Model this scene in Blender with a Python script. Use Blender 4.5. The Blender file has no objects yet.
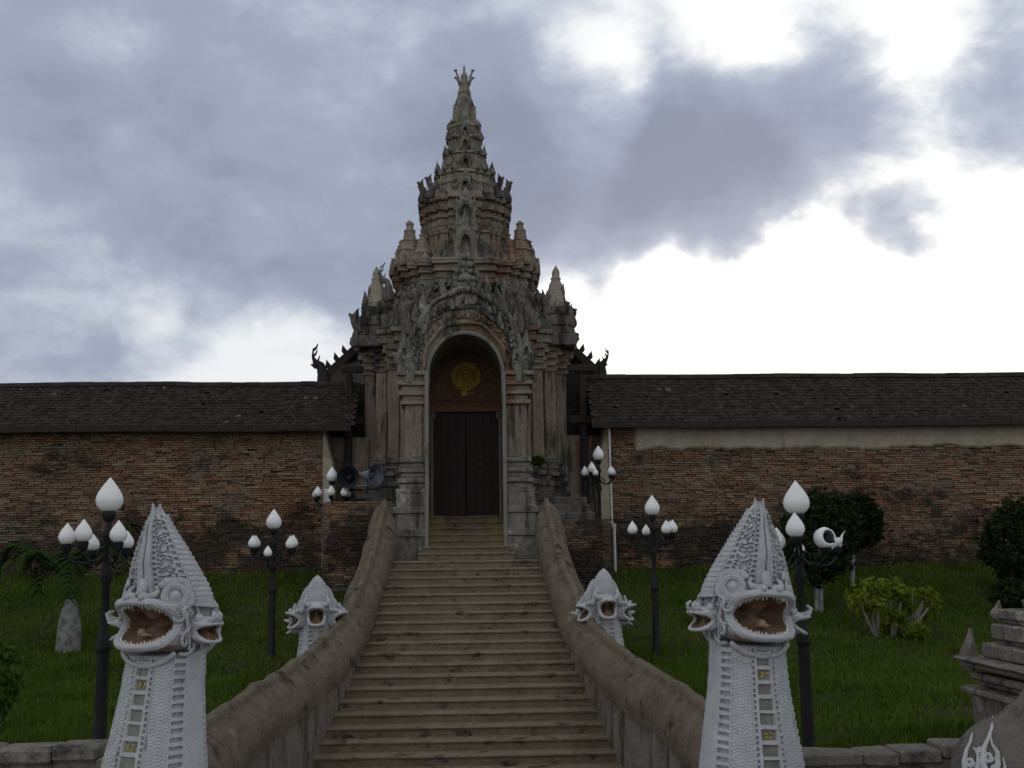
import bpy, math, random
import numpy as np
from mathutils import Vector, Matrix, Euler

random.seed(7)
RNG = np.random.default_rng(11)
PI = math.pi
R = math.radians
scene = bpy.context.scene
COL = scene.collection

# ------------------------------------------------------------------ camera
F_PX, CX, CY = 1100.0, 512.0, 384.0
CAM_LOC = Vector((0.11, 0.0, 3.60))
PITCH, YAW, ROLL = 8.58, 2.2, -0.72
cam_data = bpy.data.cameras.new("camera")
cam = bpy.data.objects.new("camera", cam_data)
COL.objects.link(cam)
CAM_ROT = (Matrix.Rotation(R(-YAW), 3, 'Z') @ Matrix.Rotation(R(90 + PITCH), 3, 'X') @ Matrix.Rotation(R(ROLL), 3, 'Z'))
cam.matrix_world = Matrix.Translation(CAM_LOC) @ CAM_ROT.to_4x4()
cam_data.sensor_width = 36.0
cam_data.lens = 36.0 * F_PX / 1024.0
cam_data.clip_start = 0.1
cam_data.clip_end = 4000.0
scene.camera = cam


def ray(px, py):
    return (CAM_ROT @ Vector(((px - CX) / F_PX, -(py - CY) / F_PX, -1.0)))


def at(px, py, Y):
    """world point that stands at distance Y in front and shows at pixel px, py"""
    d = ray(px, py)
    return CAM_LOC + d * ((Y - CAM_LOC.y) / d.y)


def zpx(py, Y, px=466):
    return at(px, py, Y).z


# ------------------------------------------------------------------ render settings
scene.render.engine = 'CYCLES'
scene.cycles.use_denoising = True
scene.cycles.max_bounces = 6
scene.cycles.diffuse_bounces = 3
scene.cycles.glossy_bounces = 2
scene.cycles.transmission_bounces = 2
scene.view_settings.view_transform = 'Standard'
scene.view_settings.look = 'None'
scene.view_settings.gamma = 1.0
scene.view_settings.exposure = 0.0
scene.view_settings.use_curve_mapping = False

# ------------------------------------------------------------------ sky and sun
SUN_AZ, SUN_EL = 16.5, 8.5          # azimuth to the right of +Y
SUN_STRENGTH = 0.8
world = bpy.data.worlds.new("World")
scene.world = world
world.use_nodes = True


class NT:
    """small helper to wire node trees"""
    def __init__(self, tree):
        self.t = tree
        self.n = tree.nodes
        self.l = tree.links

    def node(self, typ, **kw):
        nd = self.n.new(typ)
        for k, v in kw.items():
            setattr(nd, k, v)
        return nd

    def put(self, sock, val):
        if hasattr(val, 'is_output') or isinstance(val, bpy.types.NodeSocket):
            self.l.new(val, sock)
        elif isinstance(val, (tuple, list)) and len(val) == 3 and sock.type == 'RGBA':
            sock.default_value = (*val, 1.0)
        else:
            sock.default_value = val

    def math(self, op, a, b=0.0, c=None, clamp=False):
        nd = self.node('ShaderNodeMath', operation=op, use_clamp=clamp)
        self.put(nd.inputs[0], a)
        self.put(nd.inputs[1], b)
        if c is not None:
            self.put(nd.inputs[2], c)
        return nd.outputs[0]

    def vmath(self, op, a, b=(0, 0, 0)):
        nd = self.node('ShaderNodeVectorMath', operation=op)
        self.put(nd.inputs[0], a)
        self.put(nd.inputs[1], b)
        return nd.outputs['Value'] if op in ('DOT_PRODUCT', 'LENGTH') else nd.outputs[0]

    def mix(self, fac, a, b, blend='MIX'):
        nd = self.node('ShaderNodeMix', data_type='RGBA', blend_type=blend)
        self.put(nd.inputs[0], fac)
        self.put(nd.inputs[6], a)
        self.put(nd.inputs[7], b)
        return nd.outputs[2]

    def ramp(self, val, lo, hi, a=0.0, b=1.0, smooth=True):
        nd = self.node('ShaderNodeMapRange', interpolation_type='SMOOTHSTEP' if smooth else 'LINEAR')
        nd.clamp = True
        self.put(nd.inputs[0], val)
        self.put(nd.inputs[1], lo)
        self.put(nd.inputs[2], hi)
        self.put(nd.inputs[3], a)
        self.put(nd.inputs[4], b)
        return nd.outputs[0]

    def noise(self, vec, scale, detail=5.0, rough=0.55, dist=0.0):
        nd = self.node('ShaderNodeTexNoise')
        if vec is not None:
            self.put(nd.inputs['Vector'], vec)
        nd.inputs['Scale'].default_value = scale
        nd.inputs['Detail'].default_value = detail
        nd.inputs['Roughness'].default_value = rough
        nd.inputs['Distortion'].default_value = dist
        return nd.outputs[0]

    def colors(self, fac, stops, interp='LINEAR'):
        nd = self.node('ShaderNodeValToRGB')
        nd.color_ramp.interpolation = interp
        els = nd.color_ramp.elements
        while len(els) > 1:
            els.remove(els[-1])
        els[0].position = stops[0][0]
        els[0].color = (*stops[0][1], 1)
        for p, c in stops[1:]:
            e = els.new(p)
            e.color = (*c, 1)
        self.put(nd.inputs[0], fac)
        return nd.outputs[0]


def build_world():
    g = NT(world.node_tree)
    g.n.clear()
    out = g.node('ShaderNodeOutputWorld')
    bg = g.node('ShaderNodeBackground')
    STR = 0.1
    bg.inputs['Strength'].default_value = STR
    sky = g.node('ShaderNodeTexSky')
    sky.sky_type = 'NISHITA'
    sky.sun_disc = False
    sky.sun_elevation = R(SUN_EL)
    sky.sun_rotation = R(SUN_AZ)
    tc = g.node('ShaderNodeTexCoord')
    d = tc.outputs['Generated']
    d = g.vmath('NORMALIZE', d)
    sep = g.node('ShaderNodeSeparateXYZ')
    g.put(sep.inputs[0], d)
    z = sep.outputs[2]
    # a flat cloud deck seen in perspective
    den = g.math('ADD', g.math('MAXIMUM', z, 0.0), 0.22)
    cmb = g.node('ShaderNodeCombineXYZ')
    g.put(cmb.inputs[0], g.math('DIVIDE', sep.outputs[0], den))
    g.put(cmb.inputs[1], g.math('DIVIDE', sep.outputs[1], den))
    cmb.inputs[2].default_value = 3.7
    p = cmb.outputs[0]
    n1 = g.noise(p, 1.9, 9.0, 0.60, 0.5)
    n2 = g.noise(g.vmath('ADD', p, (5.3, 2.1, 1.0)), 6.0, 6.0, 0.6, 0.3)
    dens = g.math('ADD', g.math('MULTIPLY', g.math('SUBTRACT', n1, 0.5), 0.80), g.math('MULTIPLY', g.math('SUBTRACT', n2, 0.5), 0.35))
    n3 = g.noise(g.vmath('MULTIPLY', d, (1.0, 1.0, 1.7)), 7.5, 9.0, 0.60, 0.25)
    dens = g.math('ADD', dens, g.math('MULTIPLY', g.math('SUBTRACT', n3, 0.5), 1.75))
    wob = g.node('ShaderNodeTexNoise')
    wob.inputs['Scale'].default_value = 7.0
    wob.inputs['Detail'].default_value = 5.0
    g.put(wob.inputs['Vector'], d)
    dw = g.vmath('ADD', d, g.vmath('MULTIPLY', g.vmath('SUBTRACT', wob.outputs['Color'], (0.5, 0.5, 0.5)), (0.16, 0.16, 0.12)))
    dw = g.vmath('NORMALIZE', dw)

    def blob(px, py, r_px, amp):
        v = ray(px, py).normalized()
        c = g.vmath('DOT_PRODUCT', dw, tuple(v))
        return g.ramp(c, math.cos(r_px / F_PX), 1.0, 0.0, amp)
    for b in [(770, 140, 150, .62), (620, 195, 170, .60), (700, 170, 130, .35), (500, 130, 120, .40), (560, 250, 90, .15), (932, 214, 56, .52), (885, 218, 45, .30), (60, 170, 280, .26), (300, 130, 280, .24),
              (80, 80, 160, .12), (360, 260, 190, .28), (870, 185, 80, .18), (60, 350, 140, .12), (240, 250, 130, .08), (440, 260, 150, .16), (1000, 70, 90, .10), (960, 130, 100, .22),
              (930, 310, 190, -.85), (760, 330, 170, -.85), (600, 330, 130, -.70), (590, 88, 75, -.55), (830, 30, 170, -.40), (190, 350, 90, -.42), (290, 372, 90, -.50), (120, 290, 60, -.34), (40, 320, 50, -.25), (700, 15, 120, -.30),
              (910, 110, 90, -.22), (1010, 230, 80, -.3), (110, 40, 60, -.25), (290, 310, 50, -.30), (150, 160, 40, -.28), (215, 130, 40, -.15), (330, 170, 40, -.12), (240, 245, 40, -.28), (60, 200, 60, -.12), (560, 10, 90, -.18), (430, 60, 60, -.10)]:
        if b[3]:
            dens = g.math('ADD', dens, blob(*b))
    sun_v = Vector((math.sin(R(SUN_AZ)) * math.cos(R(SUN_EL)), math.cos(R(SUN_AZ)) * math.cos(R(SUN_EL)), math.sin(R(SUN_EL))))
    cs = g.vmath('DOT_PRODUCT', d, tuple(sun_v))
    near = g.ramp(cs, math.cos(R(24)), math.cos(R(4)))
    far = g.ramp(cs, math.cos(R(80)), math.cos(R(14)))
    lit = g.mix(far, (0.62, 0.64, 0.68), (0.88, 0.90, 0.93))
    lit = g.mix(near, lit, (1.35, 1.32, 1.26))
    veil = g.mix(far, (0.43, 0.45, 0.48), (0.57, 0.62, 0.72))
    thick = g.mix(far, (0.31, 0.33, 0.37), (0.365, 0.41, 0.54))
    t1 = g.ramp(dens, -0.48, 0.10)
    t2 = g.ramp(dens, -0.10, 0.42)
    t3 = g.ramp(dens, 0.30, 1.05)
    c = g.mix(t1, lit, veil)
    c = g.mix(t2, c, thick)
    c = g.mix(t3, c, g.mix(far, (0.23, 0.245, 0.28), (0.265, 0.30, 0.405)))
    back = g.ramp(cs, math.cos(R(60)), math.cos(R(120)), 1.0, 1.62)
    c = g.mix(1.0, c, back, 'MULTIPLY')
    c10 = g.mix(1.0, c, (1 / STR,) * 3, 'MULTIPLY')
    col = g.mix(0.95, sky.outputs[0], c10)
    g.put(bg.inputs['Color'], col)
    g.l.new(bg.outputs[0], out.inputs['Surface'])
    return sun_v


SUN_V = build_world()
sun_data = bpy.data.lights.new("sun", 'SUN')
sun_data.energy = SUN_STRENGTH
sun_data.angle = R(10)
sun_data.color = (1.0, 0.93, 0.82)
sun = bpy.data.objects.new("sun", sun_data)
COL.objects.link(sun)
sun.rotation_euler = (-SUN_V).to_track_quat('-Z', 'Y').to_euler()
sun.location = (12, 40, 30)


# ------------------------------------------------------------------ vector noise for shapes
def _hash(ix, iy, iz):
    h = (ix * 374761393 + iy * 668265263 + iz * 2147483647) & 0xffffffff
    h = ((h ^ (h >> 13)) * 1274126177) & 0xffffffff
    return ((h ^ (h >> 16)) & 0xffff) / 65535.0


def vnoise(P, scale=1.0, seed=0):
    P = np.asarray(P, dtype=float) * scale + 100.0 + seed * 17.31
    i = np.floor(P).astype(np.int64)
    f = P - i
    u = f * f * (3 - 2 * f)
    res = 0
    for dx in (0, 1):
        wx = u[..., 0] if dx else 1 - u[..., 0]
        for dy in (0, 1):
            wy = u[..., 1] if dy else 1 - u[..., 1]
            for dz in (0, 1):
                wz = u[..., 2] if dz else 1 - u[..., 2]
                res = res + wx * wy * wz * _hash(i[..., 0] + dx, i[..., 1] + dy, i[..., 2] + dz)
    return res * 2 - 1


def fbm(P, scale=1.0, seed=0, octv=3):
    a, s, r = 1.0, scale, 0
    for k in range(octv):
        r = r + a * vnoise(P, s, seed + k)
        a *= 0.5
        s *= 2.1
    return r


def smooth(a, b, x):
    t = np.clip((np.asarray(x, dtype=float) - a) / (b - a), 0, 1)
    return t * t * (3 - 2 * t)


# ------------------------------------------------------------------ mesh builder
class MB:
    def __init__(self):
        self.v = []
        self.f = []
        self.n = 0

    def add(self, verts, faces):
        verts = np.asarray(verts, dtype=float).reshape(-1, 3)
        o = self.n
        self.v.append(verts)
        self.n += len(verts)
        self.f.extend([tuple(int(i) + o for i in f) for f in faces])
        return self

    def merge(self, other, M=None):
        V = np.concatenate(other.v) if other.v else np.zeros((0, 3))
        if M is not None:
            M = np.array(M)
            V = V @ M[:3, :3].T + M[:3, 3]
        return self.add(V, other.f)

    def verts(self):
        return np.concatenate(self.v)

    def box(self, x0, x1, y0, y1, z0, z1, M=None):
        V = np.array([(x0, y0, z0), (x1, y0, z0), (x1, y1, z0), (x0, y1, z0), (x0, y0, z1), (x1, y0, z1), (x1, y1, z1), (x0, y1, z1)], float)
        if M is not None:
            M = np.array(M)
            V = V @ M[:3, :3].T + M[:3, 3]
        return self.add(V, [(0, 3, 2, 1), (4, 5, 6, 7), (0, 1, 5, 4), (1, 2, 6, 5), (2, 3, 7, 6), (3, 0, 4, 7)])

    def bbox(self, x0, x1, y0, y1, z0, z1, b=0.02, M=None):
        """box with bevelled vertical and top/bottom edges (a loft of eight-sided rings)"""
        def ring(z, i):
            a0, a1, c0, c1 = x0 + i, x1 - i, y0 + i, y1 - i
            return [(a0 + b, c0, z), (a1 - b, c0, z), (a1, c0 + b, z), (a1, c1 - b, z), (a1 - b, c1, z), (a0 + b, c1, z), (a0, c1 - b, z), (a0, c0 + b, z)]
        rings = [ring(z0, b), ring(z0 + b, 0), ring(z1 - b, 0), ring(z1, b)]
        return self.loft(rings, cap=True, M=M)

    def grid(self, P, cu=False, cv=False):
        """P (m, n, 3): rows along v, columns along u"""
        P = np.asarray(P, float)
        m, n = P.shape[:2]
        faces = []
        for i in range(m if cv else m - 1):
            a = i * n
            b = ((i + 1) % m) * n
            for j in range(n if cu else n - 1):
                k = (j + 1) % n
                faces.append((a + j, a + k, b + k, b + j))
        return self.add(P, faces)

    def loft(self, rings, cap=True, M=None):
        P = np.asarray(rings, float)
        m, n = P.shape[:2]
        V = P.reshape(-1, 3)
        if M is not None:
            M = np.array(M)
            V = V @ M[:3, :3].T + M[:3, 3]
        faces = []
        for i in range(m - 1):
            for j in range(n):
                k = (j + 1) % n
                faces.append((i * n + j, i * n + k, (i + 1) * n + k, (i + 1) * n + j))
        if cap:
            faces.append(tuple(reversed(range(n))))
            faces.append(tuple(range((m - 1) * n, m * n)))
        return self.add(V, faces)

    def lathe(self, prof, c=(0, 0, 0), seg=16, M=None):
        rings = []
        for r, z in prof:
            rings.append([(c[0] + r * math.cos(2 * PI * k / seg), c[1] + r * math.sin(2 * PI * k / seg), c[2] + z) for k in range(seg)])
        return self.loft(rings, cap=True, M=M)

    def tube(self, pts, rad, seg=8, cap=True, flat=1.0):
        pts = [Vector(p) for p in pts]
        n = len(pts)
        rings = []
        up = Vector((0.013, 0.021, 1))
        prev = None
        for i, p in enumerate(pts):
            t = (pts[min(i + 1, n - 1)] - pts[max(i - 1, 0)])
            if t.length < 1e-9:
                t = Vector((0, 0, 1))
            t.normalize()
            if prev is None:
                a = up if abs(t.z) < 0.9 else Vector((1, 0.02, 0.01))
                s = t.cross(a).normalized()
            else:
                s = (prev - t * prev.dot(t))
                s.normalize()
            prev = s
            b = t.cross(s)
            r = rad(i / (n - 1)) if callable(rad) else rad
            rings.append([tuple(p + s * (r * math.cos(2 * PI * k / seg)) + b * (r * flat * math.sin(2 * PI * k / seg))) for k in range(seg)])
        return self.loft(rings, cap=cap)

    def sphere(self, c, r, seg=12, rings=8, sc=(1, 1, 1)):
        P = []
        for i in range(1, rings):
            a = PI * i / rings - PI / 2
            P.append([(c[0] + r * sc[0] * math.cos(a) * math.cos(2 * PI * k / seg), c[1] + r * sc[1] * math.cos(a) * math.sin(2 * PI * k / seg), c[2] + r * sc[2] * math.sin(a)) for k in range(seg)])
        m = len(P)
        V = np.array(P).reshape(-1, 3)
        V = np.vstack([V, [(c[0], c[1], c[2] - r * sc[2]), (c[0], c[1], c[2] + r * sc[2])]])
        faces = []
        for i in range(m - 1):
            for j in range(seg):
                k = (j + 1) % seg
                faces.append((i * seg + j, i * seg + k, (i + 1) * seg + k, (i + 1) * seg + j))
        for j in range(seg):
            k = (j + 1) % seg
            faces.append((m * seg, k, j))
            faces.append((m * seg + 1, (m - 1) * seg + j, (m - 1) * seg + k))
        return self.add(V, faces)

    def flame(self, p, h, w, t, lean=(0, 0), yaw=0.0, curl=0.0, seg=7):
        """leaf-shaped ornament: swollen low, pointed and leaning at the tip"""
        prof = [(0, .62), (.12, .95), (.30, 1.0), (.5, .74), (.68, .46), (.84, .24), (1.0, .03)]
        rings = []
        c, s = math.cos(yaw), math.sin(yaw)
        for q, k in prof:
            ox = lean[0] * q * q + curl * math.sin(q * PI * 1.3) * w
            oy = lean[1] * q * q
            ring = []
            for j in range(seg):
                a = 2 * PI * j / seg
                x = ox + 0.5 * w * k * math.cos(a)
                y = oy + 0.5 * t * (0.4 + 0.6 * k) * math.sin(a)
                ring.append((p[0] + c * x - s * y, p[1] + s * x + c * y, p[2] + h * q))
            rings.append(ring)
        return self.loft(rings)

    def build(self, name, mat, parent=None, shade=False, jitter=0.0, jscale=3.0, bevel=0.0):
        V = np.concatenate(self.v) if self.v else np.zeros((0, 3))
        if jitter:
            V = V + np.stack([vnoise(V, jscale, s) for s in (1, 2, 3)], -1) * jitter
        if parent is not None:
            V = V - np.array(root_of(parent).location)
        me = bpy.data.meshes.new(name)
        me.from_pydata(V.tolist(), [], self.f)
        me.materials.append(mat)
        if shade:
            me.polygons.foreach_set('use_smooth', [True] * len(me.polygons))
        me.validate()
        me.update()
        o = bpy.data.objects.new(name, me)
        COL.objects.link(o)
        if parent is not None:
            o.parent = parent
        if shade == 'auto':
            me.set_sharp_from_angle(angle=R(38))
        return o


def root_of(o):
    while o.parent is not None:
        o = o.parent
    return o


def thing(name, label, cat, loc=(0, 0, 0), group=None):
    o = bpy.data.objects.new(name, None)
    o.empty_display_size = 0.2
    COL.objects.link(o)
    o.location = loc
    o['label'] = label
    o['category'] = cat
    if group:
        o['group'] = group
    return o


def tag(o, label=None, cat=None, group=None, kind=None):
    for k, v in (('label', label), ('category', cat), ('group', group), ('kind', kind)):
        if v:
            o[k] = v
    return o


def copy_tree(o, parent=None):
    kids = list(o.children)
    c = o.copy()
    COL.objects.link(c)
    if parent is not None:
        c.parent = parent
    for k in kids:
        copy_tree(k, c)
    return c


# ------------------------------------------------------------------ materials
MATS = {}


def new_mat(name):
    m = bpy.data.materials.new(name)
    m.use_nodes = True
    g = NT(m.node_tree)
    g.n.clear()
    out = g.node('ShaderNodeOutputMaterial')
    b = g.node('ShaderNodeBsdfPrincipled')
    g.l.new(b.outputs[0], out.inputs[0])
    MATS[name] = m
    return m, g, b


def pos(g, sc=(1, 1, 1)):
    geo = g.node('ShaderNodeNewGeometry')
    if sc == (1, 1, 1):
        return geo.outputs['Position']
    return g.vmath('MULTIPLY', geo.outputs['Position'], sc)


def bump(g, b, h, strength=0.5, dist=0.02):
    nd = g.node('ShaderNodeBump')
    nd.inputs['Strength'].default_value = strength
    nd.inputs['Distance'].default_value = dist
    g.put(nd.inputs['Height'], h)
    g.l.new(nd.outputs[0], b.inputs['Normal'])


def mat_weathered(name, c1, c2, pale, dark, brick=None, brick_amt=0.0, dark_lo=0.50, pale_lo=0.60, bump_s=0.6, bump_d=0.03, streak=True, scale=1.0, rough=0.92, moss=None, crack=0.0):
    m, g, b = new_mat(name)
    P = pos(g)
    n1 = g.noise(P, 1.7 * scale, 7, 0.62)
    n2 = g.noise(P, 9.0 * scale, 6, 0.65)
    col = g.mix(g.ramp(n1, 0.36, 0.64), c1, c2)
    col = g.mix(g.ramp(n2, 0.40, 0.72, 0, 0.6), col, g.mix(0.5, c2, pale))
    if brick:
        nb = g.noise(g.vmath('ADD', P, (31, 7, 3)), 0.85 * scale, 6, 0.6)
        # thin broken courses
        co = g.node('ShaderNodeSeparateXYZ')
        g.put(co.inputs[0], P)
        crs = g.math('FRACT', g.math('MULTIPLY', g.math('ADD', co.outputs[2], g.math('MULTIPLY', n1, 0.05)), 12.0))
        mort = g.ramp(crs, 0.0, 0.22, 0.35, 1.0)
        bc = g.mix(n2, brick, tuple(x * 1.35 for x in brick))
        bc = g.mix(1.0, bc, mort, 'MULTIPLY')
        col = g.mix(g.ramp(nb, 1.0 - brick_amt - 0.05, 1.0 - brick_amt + 0.05), col, bc)
    np_ = g.noise(g.vmath('ADD', P, (3, 13, 9)), 1.3 * scale, 8, 0.68)
    col = g.mix(g.ramp(np_, pale_lo, pale_lo + 0.10, 0, 0.85), col, pale)
    Ps = pos(g, (2.3 * scale, 2.3 * scale, 4.2 * scale)) if streak == 'flat' else pos(g, (2.6 * scale, 2.6 * scale, 0.45 * scale)) if streak else g.vmath('MULTIPLY', P, (1.5 * scale,) * 3)
    nd_ = g.noise(g.vmath('ADD', Ps, (8, 2, 5)), 1.0, 8, 0.66)
    col = g.mix(g.ramp(nd_, dark_lo, dark_lo + 0.14, 0, 0.88), col, dark)
    nk = g.noise(P, 22.0 * scale, 4, 0.6)
    col = g.mix(g.ramp(nk, 0.56, 0.68, 0, 0.55), col, dark)
    if moss:
        nm = g.noise(g.vmath('ADD', P, (5, 55, 1)), 2.3 * scale, 6, 0.6)
        col = g.mix(g.ramp(nm, 0.58, 0.70, 0, 0.8), col, moss)
    if crack:
        vo = g.node('ShaderNodeTexVoronoi', feature='DISTANCE_TO_EDGE')
        vo.inputs['Scale'].default_value = 1.5 * scale
        wv = g.node('ShaderNodeTexNoise')
        wv.inputs['Scale'].default_value = 3.0
        wv.inputs['Detail'].default_value = 6.0
        g.put(wv.inputs['Vector'], P)
        g.put(vo.inputs['Vector'], g.vmath('ADD', P, g.vmath('MULTIPLY', wv.outputs['Color'], (.5, .5, .5))))
        line = g.ramp(vo.outputs['Distance'], 0.0, 0.014 * scale, 1.0, 0.0)
        gate = g.ramp(g.noise(g.vmath('ADD', P, (9, 9, 2)), 0.8, 3, 0.5), 0.50, 0.58, 0.0, 0.75 * crack)
        col = g.mix(g.math('MULTIPLY', line, gate), col, dark)
    g.put(b.inputs['Base Color'], col)
    b.inputs['Roughness'].default_value = rough
    b.inputs['Specular IOR Level'].default_value = 0.08
    hgt = g.math('ADD', g.math('MULTIPLY', g.noise(P, 14 * scale, 8, 0.7), 1.0), g.math('MULTIPLY', g.noise(P, 3.5 * scale, 5, 0.6), 1.2))
    bump(g, b, hgt, bump_s, bump_d)
    return m


STONE = mat_weathered('tower stone', (.195, .16, .122), (.27, .22, .165), (.37, .34, .295), (.045, .042, .038), (.195, .122, .083), 0.45, dark_lo=0.50, pale_lo=0.62, bump_s=0.9)
STONE_TOP = mat_weathered('spire stone', (.22, .195, .155), (.29, .255, .205), (.38, .355, .31), (.060, .055, .048), (.20, .135, .10), 0.36, dark_lo=0.52, pale_lo=0.61, bump_s=0.8)
STONE_DARK = mat_weathered('blackened stone', (.10, .092, .08), (.15, .135, .115), (.26, .25, .23), (.030, .029, .028), (.17, .09, .06), 0.28, dark_lo=0.47, pale_lo=0.66)
PLASTER_COL = mat_weathered('pilaster plaster', (.24, .185, .14), (.33, .265, .205), (.40, .355, .30), (.06, .052, .044), (.24, .14, .095), 0.34, dark_lo=0.53, pale_lo=0.60, bump_s=1.0, bump_d=0.05, scale=1.5)
STUCCO = mat_weathered('stucco ornament', (.165, .155, .13), (.22, .21, .18), (.40, .39, .36), (.045, .042, .039), None, 0, dark_lo=0.46, pale_lo=0.59, scale=1.6, bump_s=0.9)
PEDESTAL = mat_weathered('pedestal plaster', (.135, .122, .10), (.185, .168, .14), (.40, .385, .355), (.045, .042, .038), None, 0, dark_lo=0.50, pale_lo=0.57, scale=0.9)
REVEAL = mat_weathered('arch reveal plaster', (.165, .155, .13), (.22, .205, .175), (.30, .285, .25), (.07, .062, .052), None, 0, dark_lo=0.54, pale_lo=0.62, bump_s=0.25)
STEP = mat_weathered('worn step stone', (.150, .117, .078), (.195, .154, .107), (.26, .22, .17), (.028, .022, .016), None, 0, dark_lo=0.54, pale_lo=0.66, bump_s=0.4, bump_d=0.015, streak='flat', scale=1.1)
STEP_YELLOW = mat_weathered('ochre painted step', (.215, .165, .080), (.25, .20, .105), (.24, .21, .16), (.05, .042, .03), None, 0, dark_lo=0.56, pale_lo=0.60, bump_s=0.3, streak=False, scale=1.4)
RAIL = mat_weathered('balustrade stone', (.135, .106, .074), (.185, .149, .108), (.29, .255, .21), (.038, .031, .024), None, 0, dark_lo=0.55, pale_lo=0.61, streak=False, scale=1.7, bump_s=0.9, bump_d=0.04, crack=1.0)
RAIL_WALL = mat_weathered('balustrade plaster', (.145, .125, .10), (.20, .178, .15), (.34, .325, .295), (.050, .043, .036), None, 0, dark_lo=0.49, pale_lo=0.62, scale=1.0, bump_s=0.4, crack=1.0)
LOWWALL = mat_weathered('low wall stone', (.16, .145, .12), (.22, .20, .17), (.33, .31, .28), (.04, .038, .034), None, 0, dark_lo=0.50, pale_lo=0.60, streak=False, scale=1.4)
SHRINE = mat_weathered('shrine stone', (.145, .13, .108), (.20, .18, .15), (.40, .385, .36), (.040, .036, .032), (.20, .13, .085), 0.28, dark_lo=0.50, pale_lo=0.58, scale=1.2)
LION = mat_weathered('grey carved stone', (.105, .097, .085), (.145, .132, .115), (.20, .19, .17), (.055, .05, .047), None, 0, dark_lo=0.55, pale_lo=0.66, scale=1.3)
PALE_PLASTER = mat_weathered('pale wall plaster', (.33, .28, .20), (.40, .355, .27), (.48, .45, .37), (.12, .095, .065), (.22, .12, .07), 0.22, dark_lo=0.63, pale_lo=0.56, scale=0.9, bump_s=0.3)


def mat_bricks(name='old brick', wet=0.0):
    m, g, b = new_mat(name)
    geo = g.node('ShaderNodeNewGeometry')
    rnd = geo.outputs['Random Per Island']
    P = geo.outputs['Position']
    col = g.colors(rnd, [(0, (.13, .080, .052)), (.22, (.225, .126, .074)), (.45, (.30, .160, .092)), (.65, (.27, .178, .116)), (.85, (.35, .245, .16)), (1, (.18, .14, .10))])
    n = g.noise(P, 1.1, 6, 0.6)
    col = g.mix(g.ramp(n, 0.50, 0.64, 0, 0.7), col, (.23, .19, .14))
    n4 = g.noise(g.vmath('MULTIPLY', P, (1, 1, 1.6)), 0.5, 7, 0.62)
    col = g.mix(g.ramp(n4, 0.46, 0.60, 0.0, 0.38), col, g.mix(rnd, (.105, .080, .062), (.17, .125, .09)))
    n5 = g.noise(g.vmath('ADD', P, (40, 3, 8)), 0.6, 6, 0.6)
    col = g.mix(g.ramp(n5, 0.54, 0.66, 0.0, 0.6), col, g.mix(rnd, (.24, .115, .06), (.34, .18, .10)))
    # damp and lichen stains with ragged outlines, commoner low on the wall
    sp = g.node('ShaderNodeSeparateXYZ')
    g.put(sp.inputs[0], P)
    low = g.ramp(sp.outputs[2], 5.4, 3.2, 0.0, 0.15)
    st = g.noise(g.vmath('MULTIPLY', P, (0.55, 0.55, 0.9)), 1.0, 8, 0.66)
    fine = g.noise(P, 5.0, 6, 0.7)
    st = g.math('ADD', g.math('ADD', st, low), g.math('ADD', g.math('MULTIPLY', g.math('SUBTRACT', fine, 0.5), 0.35), wet))
    col = g.mix(g.ramp(st, 0.52, 0.66, 0, 0.85), col, (.030, .026, .022))
    sp2 = g.noise(P, 30, 4, 0.6)
    col = g.mix(g.ramp(sp2, 0.54, 0.68, 0, 0.5), col, (.06, .045, .035))
    g.put(b.inputs['Base Color'], col)
    b.inputs['Roughness'].default_value = 0.95
    b.inputs['Specular IOR Level'].default_value = 0.15
    bump(g, b, g.noise(P, 25, 7, 0.7), 0.6, 0.02)
    return m


BRICK = mat_bricks()
BRICK_MOSSY = mat_bricks('mossy brick', 0.07)


def mat_tiles():
    m, g, b = new_mat('dark roof tile')
    geo = g.node('ShaderNodeNewGeometry')
    rnd = geo.outputs['Random Per Island']
    P = geo.outputs['Position']
    col = g.colors(rnd, [(0, (.026, .020, .018)), (.5, (.040, .031, .027)), (.994, (.056, .043, .037)), (.996, (.085, .062, .05)), (1, (.15, .115, .095))], 'LINEAR')
    n = g.noise(P, 2.2, 7, 0.65)
    col = g.mix(g.ramp(n, 0.48, 0.70, 0, 0.6), col, (.030, .030, .026))
    n2 = g.noise(P, 16, 5, 0.65)
    col = g.mix(g.ramp(n2, 0.62, 0.78, 0, 0.5), col, (.08, .068, .056))
    g.put(b.inputs['Base Color'], col)
    b.inputs['Roughness'].default_value = 0.95
    b.inputs['Specular IOR Level'].default_value = 0.08
    bump(g, b, g.noise(P, 30, 5, 0.7), 0.5, 0.01)
    return m


TILE = mat_tiles()


def mat_simple(name, c, c2=None, rough=0.7, scale=6.0, spec=0.3, metal=0.0, bumps=0.0, bscale=30, island=0.0):
    m, g, b = new_mat(name)
    P = pos(g)
    c2 = c2 or tuple(x * 0.7 for x in c)
    f = g.ramp(g.noise(P, scale, 6, 0.62), 0.35, 0.68)
    if island:
        geo = g.node('ShaderNodeNewGeometry')
        f = g.mix(island, f, geo.outputs['Random Per Island'])
    g.put(b.inputs['Base Color'], g.mix(f, c, c2))
    b.inputs['Roughness'].default_value = rough
    b.inputs['Specular IOR Level'].default_value = spec
    b.inputs['Metallic'].default_value = metal
    if bumps:
        bump(g, b, g.noise(P, bscale, 6, 0.65), bumps, 0.01)
    return m


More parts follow.
